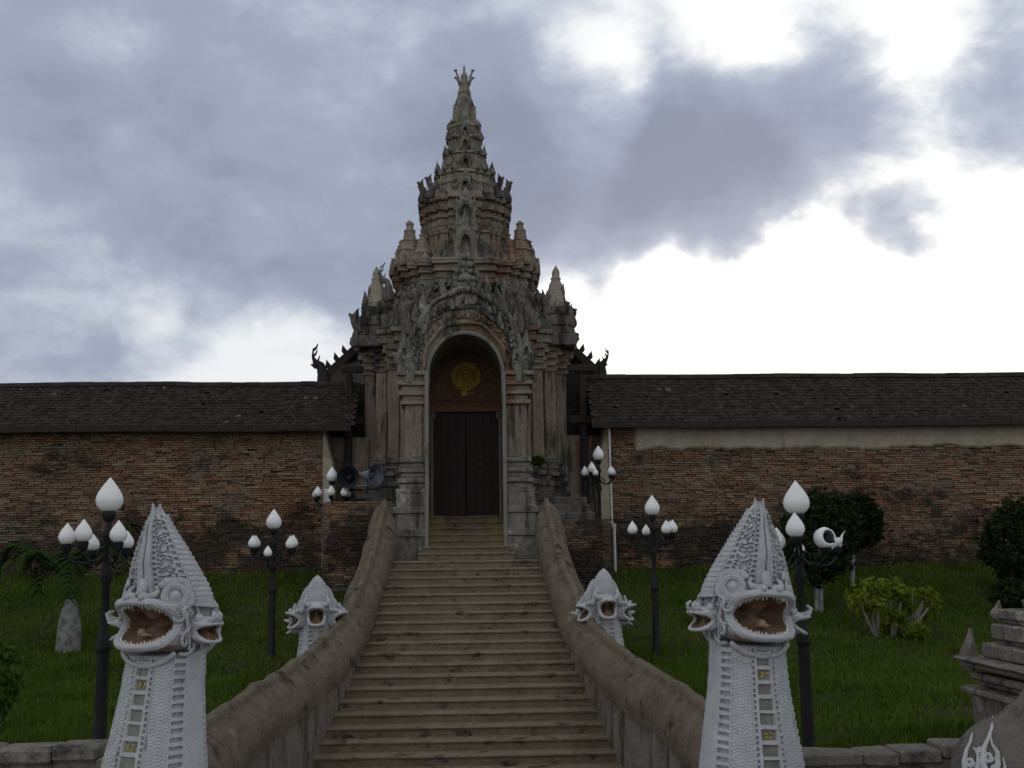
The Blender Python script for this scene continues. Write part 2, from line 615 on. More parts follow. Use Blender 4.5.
WOOD = mat_simple('dark red door wood', (.030, .013, .012), (.018, .009, .009), 0.6, 3.0)
WOOD_TRIM = mat_simple('brown carved wood', (.20, .105, .060), (.115, .058, .034), 0.7, 14.0, bumps=0.9, bscale=22)
TIMBER = mat_simple('old dark timber', (.040, .032, .027), (.022, .018, .016), 0.9, 5.0, bumps=0.4)
GILT = mat_simple('dull gilt', (.62, .40, .08), (.42, .26, .05), 0.45, 9.0, metal=0.15)
WHITE = mat_weathered('whitewashed plaster', (.40, .405, .415), (.46, .465, .475), (.55, .55, .555), (.15, .15, .145), None, 0, dark_lo=0.60, pale_lo=0.6, bump_s=0.45, bump_d=0.015, scale=2.6, rough=0.85, crack=0.5)
MOUTH = mat_simple('brown mouth paint', (.20, .122, .08), (.14, .083, .053), 0.75, 5.0, bumps=0.3)
CHIN = mat_simple('faded tan jaw paint', (.36, .25, .18), (.27, .165, .11), 0.8, 6.0, bumps=0.3)
TOOTH = mat_simple('tooth white', (.68, .66, .60), (.58, .55, .48), 0.6, 20.0)
PANEL = mat_simple('dull mirror panel', (.135, .14, .115), (.20, .20, .165), 0.35, 8.0, spec=0.5)
IRON = mat_simple('black painted iron', (.010, .010, .011), (.018, .017, .016), 0.6, 10.0, spec=0.2)
OPAL = mat_simple('opal lamp glass', (.80, .80, .78), (.74, .74, .71), 0.22, 3.0, spec=0.5)
GREYMETAL = mat_simple('grey horn metal', (.15, .17, .20), (.11, .125, .15), 0.5, 8.0, spec=0.5)
BLACKMETAL = mat_simple('black horn metal', (.014, .014, .015), (.022, .022, .023), 0.6, 8.0, spec=0.3)
PIPE = mat_simple('white plastic pipe', (.62, .62, .60), (.50, .50, .47), 0.5, 6.0)
GREEN_TILE = mat_simple('green glazed tile', (.06, .16, .08), (.04, .10, .05), 0.3, 9.0, spec=0.5)
TRUNK_W = mat_simple('limewashed trunk', (.26, .26, .25), (.11, .105, .095), 0.9, 7.0, bumps=0.5)
TRUNK_P = mat_simple('pale grey bark', (.24, .22, .19), (.14, .125, .105), 0.9, 9.0, bumps=0.6)
TRUNK = mat_simple('grey brown trunk', (.20, .18, .155), (.11, .095, .08), 0.9, 9.0, bumps=0.6)
SOIL = mat_simple('lawn soil', (.046, .056, .018), (.036, .034, .018), 1.0, 1.6, spec=0.0, bumps=0.5)
PAVE = mat_simple('dusty paving', (.21, .195, .17), (.15, .14, .12), 0.9, 1.2, bumps=0.4)


def mat_leaf(name, a, b_, c, rough=0.6, trans=0.25):
    m, g, b = new_mat(name)
    geo = g.node('ShaderNodeNewGeometry')
    n = g.noise(geo.outputs['Position'], 0.7, 6, 0.62)
    f = g.math('ADD', g.math('MULTIPLY', geo.outputs['Random Per Island'], 0.45), g.math('MULTIPLY', g.ramp(n, 0.36, 0.64), 0.55))
    col = g.colors(f, [(0, a), (.5, b_), (1, c)])
    g.put(b.inputs['Base Color'], col)
    b.inputs['Roughness'].default_value = rough
    b.inputs['Specular IOR Level'].default_value = 0.03
    tr = g.node('ShaderNodeBsdfTranslucent')
    g.put(tr.inputs[0], col)
    ms = g.node('ShaderNodeMixShader')
    ms.inputs[0].default_value = trans
    g.l.new(b.outputs[0], ms.inputs[1])
    g.l.new(tr.outputs[0], ms.inputs[2])
    out = [x for x in g.n if x.type == 'OUTPUT_MATERIAL'][0]
    g.l.new(ms.outputs[0], out.inputs[0])
    return m


GRASS = mat_leaf('lawn grass', (.042, .078, .009), (.072, .116, .015), (.112, .150, .028))
LEAF_DARK = mat_leaf('clipped dark leaves', (.010, .018, .008), (.017, .029, .011), (.028, .042, .016), trans=0.1)
LEAF_PALM = mat_leaf('palm fronds', (.018, .030, .009), (.028, .048, .013), (.042, .066, .019), trans=0.15)
LEAF_LIME = mat_leaf('yellow green leaves', (.07, .105, .012), (.145, .185, .022), (.25, .28, .038), trans=0.35)
LEAF_MID = mat_leaf('mid green leaves', (.035, .07, .012), (.06, .11, .018), (.10, .15, .03), trans=0.3)


# ================================================================== SETTING
def interp(tbl, x):
    xs = [a for a, _ in tbl]
    ys = [b for _, b in tbl]
    return np.interp(x, xs, ys)


LAWN_Z = [(11.6, 1.42), (13, 1.50), (19.5, 1.58), (22.0, 1.92), (24.5, 2.45), (27.3, 3.12), (29, 3.2), (40, 3.2)]


def lawn_z(x, y):
    x = np.asarray(x, float)
    y = np.asarray(y, float)
    P = np.stack([x, y, np.zeros_like(x)], -1)
    return interp(LAWN_Z, y) + 0.05 * vnoise(P, 0.35, 3) + 0.02 * vnoise(P, 1.3, 4)


def build_ground():
    b = MB()
    xs = np.concatenate([[-900, -200, -60], np.linspace(-30, 30, 31), [60, 200, 900]])
    ys = np.concatenate([[-300, -80, -20], np.linspace(-10, 60, 36), [150, 400, 1500]])
    X, Y = np.meshgrid(xs, ys)
    Z = 0.0 * X
    b.grid(np.stack([X, Y, Z], -1))
    o = b.build('ground', PAVE, shade=True)
    tag(o, 'dusty paved ground below the staircase', 'ground', kind='structure')
    for side in (-1, 1):
        b = MB()
        xs = np.concatenate([np.linspace(2.62, 16, 60), np.linspace(17, 46, 20)])
        ys = np.linspace(11.72, 36, 90)
        X, Y = np.meshgrid(xs, ys)
        # keep clear of the balustrade as it flares
        lim = np.interp(Y, [11, 15, 16.7, 18.2, 19.6, 23, 25, 36], [3.22, 3.02, 2.76, 2.5, 2.28, 2.02, 1.98, 1.98])
        X = X - 2.62 + lim
        X = X * side
        Z = lawn_z(X, Y)
        b.grid(np.stack([X, Y, Z], -1) if side > 0 else np.stack([X, Y, Z], -1)[:, ::-1])
        o = b.build('lawn_ground', SOIL, shade=True)
        tag(o, 'sloping lawn on the %s of the staircase' % ('left' if side < 0 else 'right'), 'lawn', kind='structure')


build_ground()


def build_grass():
    N = 120000
    y = 11.8 + (27.4 - 11.8) * RNG.random(N) ** 1.0
    x = (RNG.random(N) * 2 - 1) * (0.56 * y + 1.6)
    lim = np.interp(y, [11, 15, 16.7, 18.2, 19.6, 23, 36], [3.38, 3.22, 2.95, 2.7, 2.5, 2.3, 2.3])
    k = np.abs(x) > lim
    x, y = x[k], y[k]
    P = np.stack([x, y, 0 * x], -1)
    dens = vnoise(P, 0.9, 21) * 0.5 + vnoise(P, 2.7, 22) * 0.3
    k = RNG.random(len(x)) < 0.72 + 0.95 * dens
    x, y, dens = x[k], y[k], dens[k]
    z = lawn_z(x, y)
    n = len(x)
    V, Fc = [], []
    for t in range(2):
        a = RNG.random(n) * 2 * PI
        h = (0.045 + 0.075 * RNG.random(n)) * (1.0 + 0.9 * dens) * np.where(RNG.random(n) < .02, 1.9, 1.0)
        w = 0.012 + 0.012 * RNG.random(n)
        ln = (RNG.random(n) - .5) * 0.10
        lm = (RNG.random(n) - .5) * 0.10
        ox = (RNG.random(n) - .5) * 0.08
        oy = (RNG.random(n) - .5) * 0.08
        A = np.stack([x + ox - w * np.cos(a), y + oy - w * np.sin(a), z - 0.01], -1)
        B = np.stack([x + ox + w * np.cos(a), y + oy + w * np.sin(a), z - 0.01], -1)
        C = np.stack([x + ox + ln, y + oy + lm, z + h], -1)
        V.append(np.stack([A, B, C], 1).reshape(-1, 3))
    V = np.concatenate(V)
    me = bpy.data.meshes.new('grass')
    m = len(V) // 3
    me.vertices.add(len(V))
    me.vertices.foreach_set('co', V.ravel())
    me.loops.add(len(V))
    me.loops.foreach_set('vertex_index', np.arange(len(V), dtype=np.int32))
    me.polygons.add(m)
    me.polygons.foreach_set('loop_start', np.arange(0, len(V), 3, dtype=np.int32))
    me.materials.append(GRASS)
    me.update()
    me.validate()
    o = bpy.data.objects.new('grass', me)
    COL.objects.link(o)
    tag(o, 'short green grass growing over both lawns', 'grass', kind='stuff')


build_grass()

# ------------------------------------------------------------------ staircase
STEP_N, STEP_R, STEP_T, STEP_Y0 = 22, 0.1545, 0.3455, 15.9
RAIL_IN = [(11.0, 2.72), (13.0, 2.66), (15.2, 2.52), (16.7, 2.27), (18.2, 2.03), (19.6, 1.82), (21.0, 1.72), (23.0, 1.58), (24.6, 1.54)]
RAIL_TOP = [(10.9, 1.55), (12.0, 1.62), (13.2, 1.70), (14.6, 1.80), (16.3, 1.93), (17.6, 2.08), (19.0, 2.36), (20.4, 2.78), (21.8, 3.33), (23.0, 3.90), (24.0, 4.42), (24.5, 4.72)]
WALLX = 0.0


def step_z(y):
    return STEP_R * np.clip(np.floor((np.asarray(y, float) - STEP_Y0) / STEP_T) + 1, 0, STEP_N)


def worn_step(b, x0, x1, y0, y1, z0, z1, seed):
    """one tread with a rounded, chipped nosing"""
    n = max(8, int((x1 - x0) / 0.09))
    xs = np.linspace(x0, x1, n)
    P = np.stack([xs, 0 * xs + y0, 0 * xs + z1], -1)
    chip = np.maximum(0, fbm(P, 2.2, seed, 3)) * 0.022 + 0.006 * vnoise(P, 9, seed + 5)
    sag = 0.014 * np.exp(-((xs - 0.5 * (x0 + x1)) / (0.3 * (x1 - x0))) ** 2)
    rows = [np.stack([xs, 0 * xs + y0 + 0.012, 0 * xs + z0], -1),
            np.stack([xs, 0 * xs + y0 + 0.010, 0 * xs + z1 - 0.055], -1),
            np.stack([xs, 0 * xs + y0 - 0.020 + chip, 0 * xs + z1 - 0.045], -1),
            np.stack([xs, 0 * xs + y0 - 0.024 + chip, 0 * xs + z1 - 0.016 - sag], -1),
            np.stack([xs, 0 * xs + y0 - 0.006 + chip, 0 * xs + z1 - sag - chip * .3], -1),
            np.stack([xs, 0 * xs + y0 + 0.12, 0 * xs + z1 - sag * .7 + 0.004 * vnoise(P, 5, seed)], -1),
            np.stack([xs, 0 * xs + y1 + 0.03, 0 * xs + z1], -1)]
    b.grid(np.array(rows))


def build_stairs():
    st = thing('staircase', 'long worn stone staircase with stained risers climbing to the gateway door', 'staircase', (0, STEP_Y0, 0))
    for i in range(STEP_N):
        y0 = STEP_Y0 + STEP_T * i
        hw = float(interp(RAIL_IN, y0)) + 0.06
        b = MB()
        last = i == STEP_N - 1
        worn_step(b, -hw, hw, y0, y0 + STEP_T + (0.55 if last else 0), STEP_R * i - 0.02, STEP_R * (i + 1), i)
        b.build('step', STEP, st)
    # two wide steps squeezed between the gateway pedestals, then ochre steps to the sill
    z = STEP_R * STEP_N
    b = MB()
    worn_step(b, -1.02, 1.02, 23.72, 24.1, z - 0.02, z + 0.16, 40)
    b.build('step', STEP, st)
    b = MB()
    worn_step(b, -0.93, 0.93, 24.08, 24.62, z + 0.14, z + 0.30, 41)
    b.build('step', STEP, st)
    zz = z + 0.30
    ztop = zpx(516, 26.3)
    n = 5
    for k in range(n):
        y0 = 24.60 + 0.34 * k
        b = MB()
        r = (ztop - zz) / n
        y1 = y0 + 0.34 if k < n - 1 else 26.74
        worn_step(b, -0.852, 0.852, y0, y1, zz + r * k - 0.02, zz + r * (k + 1), 50 + k)
        b.build('door_step', STEP_YELLOW, st)
        b2 = MB()
        worn_step(b2, -0.52 + .04 * (k % 2), 0.46 + .05 * (k % 3), y0 - 0.004, y1 - 0.01, zz + r * k - 0.012, zz + r * (k + 1) + 0.003, 70 + k)
        b2.build('worn_tread', STEP, st)
    return st


build_stairs()


def rail_sections(side):
    ys = np.concatenate([np.linspace(10.9, 20, 64), np.linspace(20.1, 24.5, 40)])
    secs_top, secs_wall = [], []
    for y in ys:
        xi = float(interp(RAIL_IN, y))
        # smooth the table
        xi = np.mean([interp(RAIL_IN, y + d) for d in (-.6, -.3, 0, .3, .6)])
        zt = np.mean([interp(RAIL_TOP, min(24.5, y + d)) for d in (-.4, -.2, 0, .2, .4)])
        if y > 24.1:
            zt = float(interp(RAIL_TOP, y))
        w = float(np.interp(y, [11, 15, 18, 21, 24.5], [.62, .62, .58, .54, .50]))
        secs_top.append((y, xi, zt, w))
    return secs_top


def build_rail(side):
    nm = 'left' if side < 0 else 'right'
    lab = {'left': 'thick rounded stone balustrade down the left side of the stairs', 'right': 'thick rounded stone balustrade down the right side of the stairs'}[nm]
    t = thing('balustrade', lab, 'balustrade', (side * 2.2, 17.5, 0), 'balustrades of the staircase')
    S = rail_sections(side)
    rings, wl = [], []
    for y, xi, zt, w in S:
        c = xi + w / 2
        hw = w / 2 + 0.05
        prof = []
        # rounded serpent-like back with a raised fillet on the crest
        A = [(-1.0, -.50), (-1.03, -.30), (-1.06, -.10), (-1.0, .12), (-.88, .36), (-.70, .58), (-.48, .72), (-.27, .82), (-.25, .95), (-.16, 1.02), (0, 1.04), (.10, 1.02), (.18, .95), (.20, .82), (.26, .85), (.30, .78), (.46, .72),
             (.70, .55), (.90, .30), (1.02, .04), (1.05, -.16), (1.0, -.34), (.96, -.50)]
        hh = 0.50
        for ax, az in A:
            prof.append((side * (c + hw * ax), y, zt - 0.42 + az * hh * .84))
        rings.append(prof)
        zb = float(step_z(y)) - 0.25
        zb = min(zb, zt - 0.9)
        z1 = zt - 0.42 - .30 * hh
        wl.append([(side * (xi + 0.0), y, zb), (side * (xi + 0.01), y, zb * .5 + z1 * .5), (side * (xi + 0.02), y, z1), (side * (xi + w - .02), y, z1), (side * (xi + w), y, zb * .5 + z1 * .5), (side * (xi + w + .02), y, min(zb, 1.2))])
    b = MB()
    P = np.array(rings)
    P = P + np.stack([vnoise(P, 2.3, s) for s in (1, 2, 3)], -1) * 0.030 + np.stack([vnoise(P, 7, s) for s in (4, 5, 6)], -1) * 0.013 - np.stack([0 * P[..., 0], 0 * P[..., 0], np.maximum(0, vnoise(P, 3.4, 9) - .45) * .05], -1)
    b.grid(P)
    b.add(P[-1], [tuple(range(P.shape[1]))])
    b.add(P[0], [tuple(range(P.shape[1]))])
    b.build('rounded_coping', RAIL, t, shade=True)
    b = MB()
    P = np.array(wl)
    P = P + np.stack([vnoise(P, 1.7, s) for s in (1, 2, 3)], -1) * 0.012
    b.grid(P)
    b.add(P[0], [tuple(range(P.shape[1]))])
    b.build('side_wall', RAIL_WALL, t)


build_rail(-1)
build_rail(1)


# ------------------------------------------------------------------ enclosing walls
def brick_face(b, x0, x1, z0f, z1f, Y, seed, top_cut=None):
    """rows of uneven thin bricks with their own small offsets"""
    rg = np.random.default_rng(seed)
    z = z0f
    row = 0
    while z < z1f - 0.01:
        h = 0.050 + 0.010 * rg.random()
        x = x0 - rg.random() * 0.25
        while x < x1:
            L = 0.20 + 0.14 * rg.random()
            a, c = max(x, x0), min(x + L - 0.012, x1)
            if c - a > 0.03:
                P = np.array([[0.5 * (a + c), 0, z]])
                er = float(fbm(P, 0.9, seed)[0])
                d = 0.018 * rg.standard_normal() + 0.035 * er
                if rg.random() < 0.045:
                    d += 0.06
                d = float(np.clip(d, -0.07, 0.085))
                j = 0.006
                y0 = Y + d
                q = [rg.random() * j for _ in range(8)]
                V = [(a + q[0], y0 + q[1], z + q[2]), (c - q[3], y0 + q[4], z + q[5]), (c - q[1], y0 + q[6], z + h - 0.012 - q[7]), (a + q[5], y0 + q[0], z + h - 0.010 - q[3]),
                     (a, Y + 0.10, z), (c, Y + 0.10, z), (c, Y + 0.10, z + h - 0.01), (a, Y + 0.10, z + h - 0.01)]
                b.add(V, [(0, 1, 2, 3), (1, 5, 6, 2), (0, 3, 7, 4), (3, 2, 6, 7), (0, 4, 5, 1)])
            x += L
        z += h
        row += 1


def sag(b):
    for V in b.v:
        x = V[:, 0].mean() if len(V) < 20 else V[:, 0]
        q = np.stack([V[:, 0], 0 * V[:, 0], 0 * V[:, 0]], -1)
        V[:, 2] += 0.030 * vnoise(q, 0.22, 61) + 0.014 * vnoise(q, 0.8, 62)


def tile_roof(b, x0, x1, e, r, seed, tw=0.12, n=13, th=0.014):
    """courses of flat tiles from eave (y,z) to ridge (y,z)"""
    rg = np.random.default_rng(seed)
    ev, rv = np.array(e), np.array(r)
    dv = (rv - ev) / n
    nv = np.array([-(rv - ev)[1], (rv - ev)[0]])
    nv /= np.linalg.norm(nv)
    for i in range(n):
        p0 = ev + dv * i
        p1 = ev + dv * (i + 1.5)
        x = x0 + (tw / 2 if i % 2 else 0)
        while x < x1:
            w = tw * (0.90 + 0.06 * rg.random())
            l0 = 0.03 * rg.standard_normal() * .4
            o0 = th * 1.8 + 0.006 * rg.standard_normal()
            o1 = 0.004
            q = p0 + dv * l0 + nv * o0
            s = p1 + nv * o1
            sk = 0.006 * rg.standard_normal()
            bt = -nv * th
            V = [(x, q[0], q[1]), (x + w, q[0], q[1] + sk), (x + w, s[0], s[1]), (x, s[0], s[1]),
                 (x, q[0] + bt[0], q[1] + bt[1]), (x + w, q[0] + bt[0], q[1] + bt[1] + sk), (x + w, s[0] + bt[0], s[1] + bt[1]), (x, s[0] + bt[0], s[1] + bt[1])]
            if rg.random() > 0.004:
                b.add(V, [(0, 1, 2, 3), (0, 4, 5, 1), (1, 5, 6, 2), (3, 7, 4, 0)])
            x += tw


WALL_Y = 27.3
EAVE_Y, RIDGE_Y = 26.85, 28.25


def build_wall(side):
    far = 30.0
    if side < 0:
        xi = at(322, 500, WALL_Y).x
        x0, x1 = -far, xi
        ez = zpx(427, EAVE_Y, 200)
        rz = zpx(385, RIDGE_Y, 200)
        rx0, rx1 = -far, at(350, 420, EAVE_Y).x
        lab = 'long old red brick wall left of the gateway with a dark tiled roof'
    else:
        xi = at(610, 500, WALL_Y).x
        x0, x1 = xi, far
        ez = zpx(421.5, EAVE_Y, 750)
        rz = zpx(375.5, RIDGE_Y, 800)
        rx0, rx1 = at(592, 420, EAVE_Y).x, far
        lab = 'long old red brick wall right of the gateway with a pale plaster band under its tiled roof'
    t = thing('enclosure_wall', lab, 'wall', (0.5 * (x0 + x1), WALL_Y, 2.9))
    b = MB()
    b.box(x0 + .002, x1 - .002, WALL_Y + 0.085, WALL_Y + 1.7, 2.6, ez + 0.25)
    b.build('wall_core', STONE_DARK, t)
    b = MB()
    # bricks only where a viewer near the stairs could see them
    vx0, vx1 = max(x0, -19), min(x1, 19)
    brick_face(b, vx0, vx1, 2.85, ez + 0.12, WALL_Y, 5 if side < 0 else 9)
    b.build('brick_facing', BRICK, t)
    if side > 0:
        # band of old plaster below the eaves
        zt, zb = ez + 0.05, zpx(449, WALL_Y, 800)
        xs = np.linspace(at(634, 440, WALL_Y).x, 19, 220)
        zs = np.linspace(0, 1, 16)
        Pn = np.stack([xs, 0 * xs, 0 * xs], -1)
        low = zb + 0.06 * fbm(Pn, 1.1, 31, 4) + 0.03 * vnoise(Pn, 7, 33)
        G = np.array([[(x, WALL_Y - 0.075 + 0.012 * float(vnoise(np.array([x, 0, lo + (zt - lo) * q]), 2.0, 3)) + (0.09 if q == 0 else 0), lo + (zt - lo) * q) for x, lo in zip(xs, low)] for q in zs])
        G[:, 0, 1] += 0.1
        MB().grid(G).build('plaster_band', PALE_PLASTER, t, shade=True)
    b = MB()
    tile_roof(b, rx0 if side > 0 else max(rx0, -20), rx1 if side < 0 else min(rx1, 20), (EAVE_Y, ez), (RIDGE_Y, rz), 3 if side < 0 else 4, n=15)
    sag(b)
    b.build('roof_tiles', TILE, t)
    b = MB()
    # slab below the tiles, rear slope and eave board
    b.loft([[(x, EAVE_Y + .03, ez - .07), (x, RIDGE_Y, rz - .08), (x, 2 * RIDGE_Y - EAVE_Y, ez - .07), (x, RIDGE_Y, rz - .22)] for x in (rx0, rx1)])
    b.build('roof_deck', TIMBER, t)
    b = MB()
    xs_ = np.arange(max(rx0, -22), min(rx1, 22), 2.1)
    for xa_ in xs_:
        xb_ = min(xa_ + 2.09, rx1 + .02)
        dz_ = .012 * random.random()
        for k_ in range(4):
            u0_, u1_ = xa_ + (xb_ - xa_) * k_ / 4, xa_ + (xb_ - xa_) * (k_ + 1) / 4
            b.box(u0_, u1_, EAVE_Y - .05, EAVE_Y - .015, ez - .13 + dz_, ez + .03 + dz_)
    sag(b)
    b.build('eave_board', TIMBER, t)
    b = MB()
    n = int((rx1 - rx0) / 0.35)
    for k in range(n):
        xa = rx0 + (rx1 - rx0) * k / n
        xb = rx0 + (rx1 - rx0) * (k + 1) / n - 0.008
        dz = 0.012 * random.random()
        prof = [(-.13, -.07), (-.10, .01), (-.04, .055), (.04, .055), (.10, .01), (.13, -.07)]
        b.loft([[(x, RIDGE_Y + u, rz + v + dz) for u, v in prof] for x in (xa, xb)])
    sag(b)
    b.build('ridge_tile_row', TILE, t)
    # plaster buttress at the inner end of the wall
    b = MB()
    s = side
    xe = xi
    zb0 = 2.8
    prof = [(0.0, zb0), (0.0, ez - .05), (.05, ez - .05), (.10, ez - .25), (.17, ez - .55), (.26, ez - .85), (.30, ez - 1.3), (.31, ez - 1.9), (.31, zb0)]
    rg = []
    for yy in (WALL_Y + .02, WALL_Y + .06, WALL_Y + .9):
        ins = 0.03 if yy == WALL_Y + .02 else 0
        rg.append([(xe - s * (max(0, u - ins) + (0.002)), yy, z) for u, z in prof])
    b.loft(rg)
    b.build('plaster_buttress', PALE_PLASTER, t)
    return t, ez, rz


WL = build_wall(-1)
WR = build_wall(1)


# ================================================================== GATEWAY TOWER
YC = 29.3           # centre of the square tower


def redent(hw, z, clampy=None, maxlen=0.22, jit=0.0, seed=0, frac=((1.0, .42), (.88, .42), (.88, .62), (.75, .62), (.75, .75), (.62, .75), (.62, .88), (.42, .88), (.42, 1.0)), cnt=None):
    """ring of a square plan with stepped corners, resampled so it can be roughened"""
    q = [(a * hw, b_ * hw) for a, b_ in frac]
    pts = []
    for k in range(4):
        for (a, b_) in q:
            c, s = [(1, 0), (0, 1), (-1, 0), (0, -1)][k]
            pts.append((a * c - b_ * s, a * s + b_ * c))
    out = []
    m = len(pts)
    for i in range(m):
        p, r = np.array(pts[i]), np.array(pts[(i + 1) % m])
        n = cnt[i] if cnt else max(1, int(np.linalg.norm(r - p) / maxlen))
        for j in range(n):
            x, y = p + (r - p) * j / n
            out.append((x, y, z))
    A = np.array(out)
    A[:, 1] += YC
    if clampy is not None:
        A[:, 1] = np.where(np.abs(A[:, 0]) < hw * .425, np.maximum(A[:, 1], clampy), A[:, 1])
    return A


def tier_mesh(b, prof, clampy=None, jit=0.02, seed=0, frac=None):
    """prof: (z, half width) from bottom to top"""
    hmax = max(h for _, h in prof)
    kw = {} if frac is None else {'frac': frac}
    fr = frac or ((1.0, .42), (.88, .42), (.88, .62), (.75, .62), (.75, .75), (.62, .75), (.62, .88), (.42, .88), (.42, 1.0))
    pts = []
    for k in range(4):
        for (a, b_) in fr:
            c, s = [(1, 0), (0, 1), (-1, 0), (0, -1)][k]
            pts.append(np.array((a * c - b_ * s, a * s + b_ * c)) * hmax)
    cnt = [max(1, int(np.linalg.norm(pts[(i + 1) % len(pts)] - pts[i]) / 0.16)) for i in range(len(pts))]
    rings = []
    for z, h in prof:
        rings.append(redent(h, z, clampy, cnt=cnt, **kw))
    P = np.array(rings)
    D = np.stack([vnoise(P, 3.1, seed + s) for s in (1, 2, 3)], -1) * jit + np.stack([vnoise(P, 9, seed + s) for s in (4, 5, 6)], -1) * jit * .6
    D[..., 2] *= 0.7
    P = P + D
    b.loft(P)


def steps_profile(lst):
    """(z, h) list where each change of h at a moulding is given a crisp lip"""
    return lst


def zf(py, hw_px):
    """height of a tier edge read at the front face of a tier about that wide"""
    Y = YC - 0.9 * hw_px / 1100 * 27.5
    return zpx(py, Y)


def hwm(px):
    return px / 1100.0 * (YC - 0.5 * px / 1100 * 28)


def mouldings(z0, z1, h0, h1, n, lip=0.05, rg=None):
    """n courses stepping from h0 to h1 between z0 and z1"""
    out = []
    for i in range(n):
        a = z0 + (z1 - z0) * i / n
        c = z0 + (z1 - z0) * (i + 1) / n
        h = h0 + (h1 - h0) * (i + .5) / n
        d = lip * (1 if i % 2 == 0 else -0.4)
        out += [(a + 0.006, h + d - .012), (a + (c - a) * .18, h + d), (c - (c - a) * .18, h + d), (c - 0.006, h + d - .012)]
    return out


def arch_pts(hw, zs, top, n=24, power=1.0):
    """from the left springing over the crown to the right springing"""
    P = []
    for k in range(n + 1):
        a = PI - PI * k / n
        P.append((hw * math.cos(a), zs + (top - zs) * abs(math.sin(a)) ** power))
    return P


def relief(b, x, z, y, w, h, seed, n=10, size=0.09):
    """clustered stucco lumps and leaves lying on a wall at depth y"""
    rg = np.random.default_rng(seed)
    for _ in range(n):
        px = x + (rg.random() - .5) * w
        pz = z + (rg.random() - .5) * h
        s = size * (.6 + .8 * rg.random())
        if rg.random() < .45:
            b.sphere((px, y, pz), s * .55, 7, 5, (1, .6, 1.1))
        else:
            b.flame((px, y - .01, pz - s * .6), s * 1.7, s, s * .7, (0.05 * rg.standard_normal() * .6, -.02), 0, 0.3 * rg.standard_normal())


def serpent(b, p, h, side, t=0.07, flip=1):
    """small rearing serpent ornament: stout S-curved neck, crest, open snout facing outwards"""
    x, y, z = p
    C = [(0, -.10), (.0, .08), (-.05, .24), (-.07, .40), (.0, .54), (.06, .66), (.04, .76), (-.01, .82)]
    pts = [(x + side * h * u, y - .02 * k, z + h * v) for k, (u, v) in enumerate(C)]
    b.tube(pts, lambda q: t * (1.45 - .70 * q), 8)
    hx, hy, hz = pts[-2]
    b.flame((hx - side * .01, hy, hz), h * .30, h * .20, t * 1.5, (-side * h * .10, 0))
    b.tube([(hx, hy, hz + .02), (hx + side * h * .13, hy, hz + h * .05), (hx + side * h * .21, hy, hz + h * .12)], lambda q: t * (.80 - .5 * q), 6)
    b.tube([(hx, hy, hz - .02), (hx + side * h * .10, hy, hz - h * .05), (hx + side * h * .17, hy, hz - h * .04)], lambda q: t * (.55 - .35 * q), 6)
    for k in (2, 3, 4):
        q = pts[k]
        b.flame((q[0] - side * t * .9, q[1], q[2] - .02), h * .16, h * .12, t * .8, (-side * h * .08, 0))


def horn_finial(b, pts, y, t, barb):
    """hooked roof finial drawn along pts (x, z): thick body, beak and a long thin curved horn with barbs"""
    P = [(x, y, z) for x, z in pts]
    fine = []
    n = len(P)
    for i in range(n - 1):
        for q in (0, .5):
            fine.append(tuple(Vector(P[i]).lerp(Vector(P[i + 1]), q)))
    fine.append(P[-1])
    b.tube(fine, lambda q: t * (1.5 - 1.1 * min(1, q * 1.7)) if q < .6 else t * .40 * (1.25 - q), 7)
    for k in (n // 2, n // 2 + 1, n // 2 + 2):
        if k >= n:
            break
        q = P[k]
        b.tube([q, (q[0] + barb * .5, y, q[2] + abs(barb) * .35), (q[0] + barb * .75, y, q[2] + abs(barb) * 1.1)], lambda q: t * (.38 - .28 * q), 5)
    q = P[n // 2 - 1]
    b.tube([q, (q[0] - barb * .9, y, q[2] - abs(barb) * .2), (q[0] - barb * 1.5, y, q[2] + abs(barb) * .15)], lambda q: t * (.85 - .65 * q), 6)


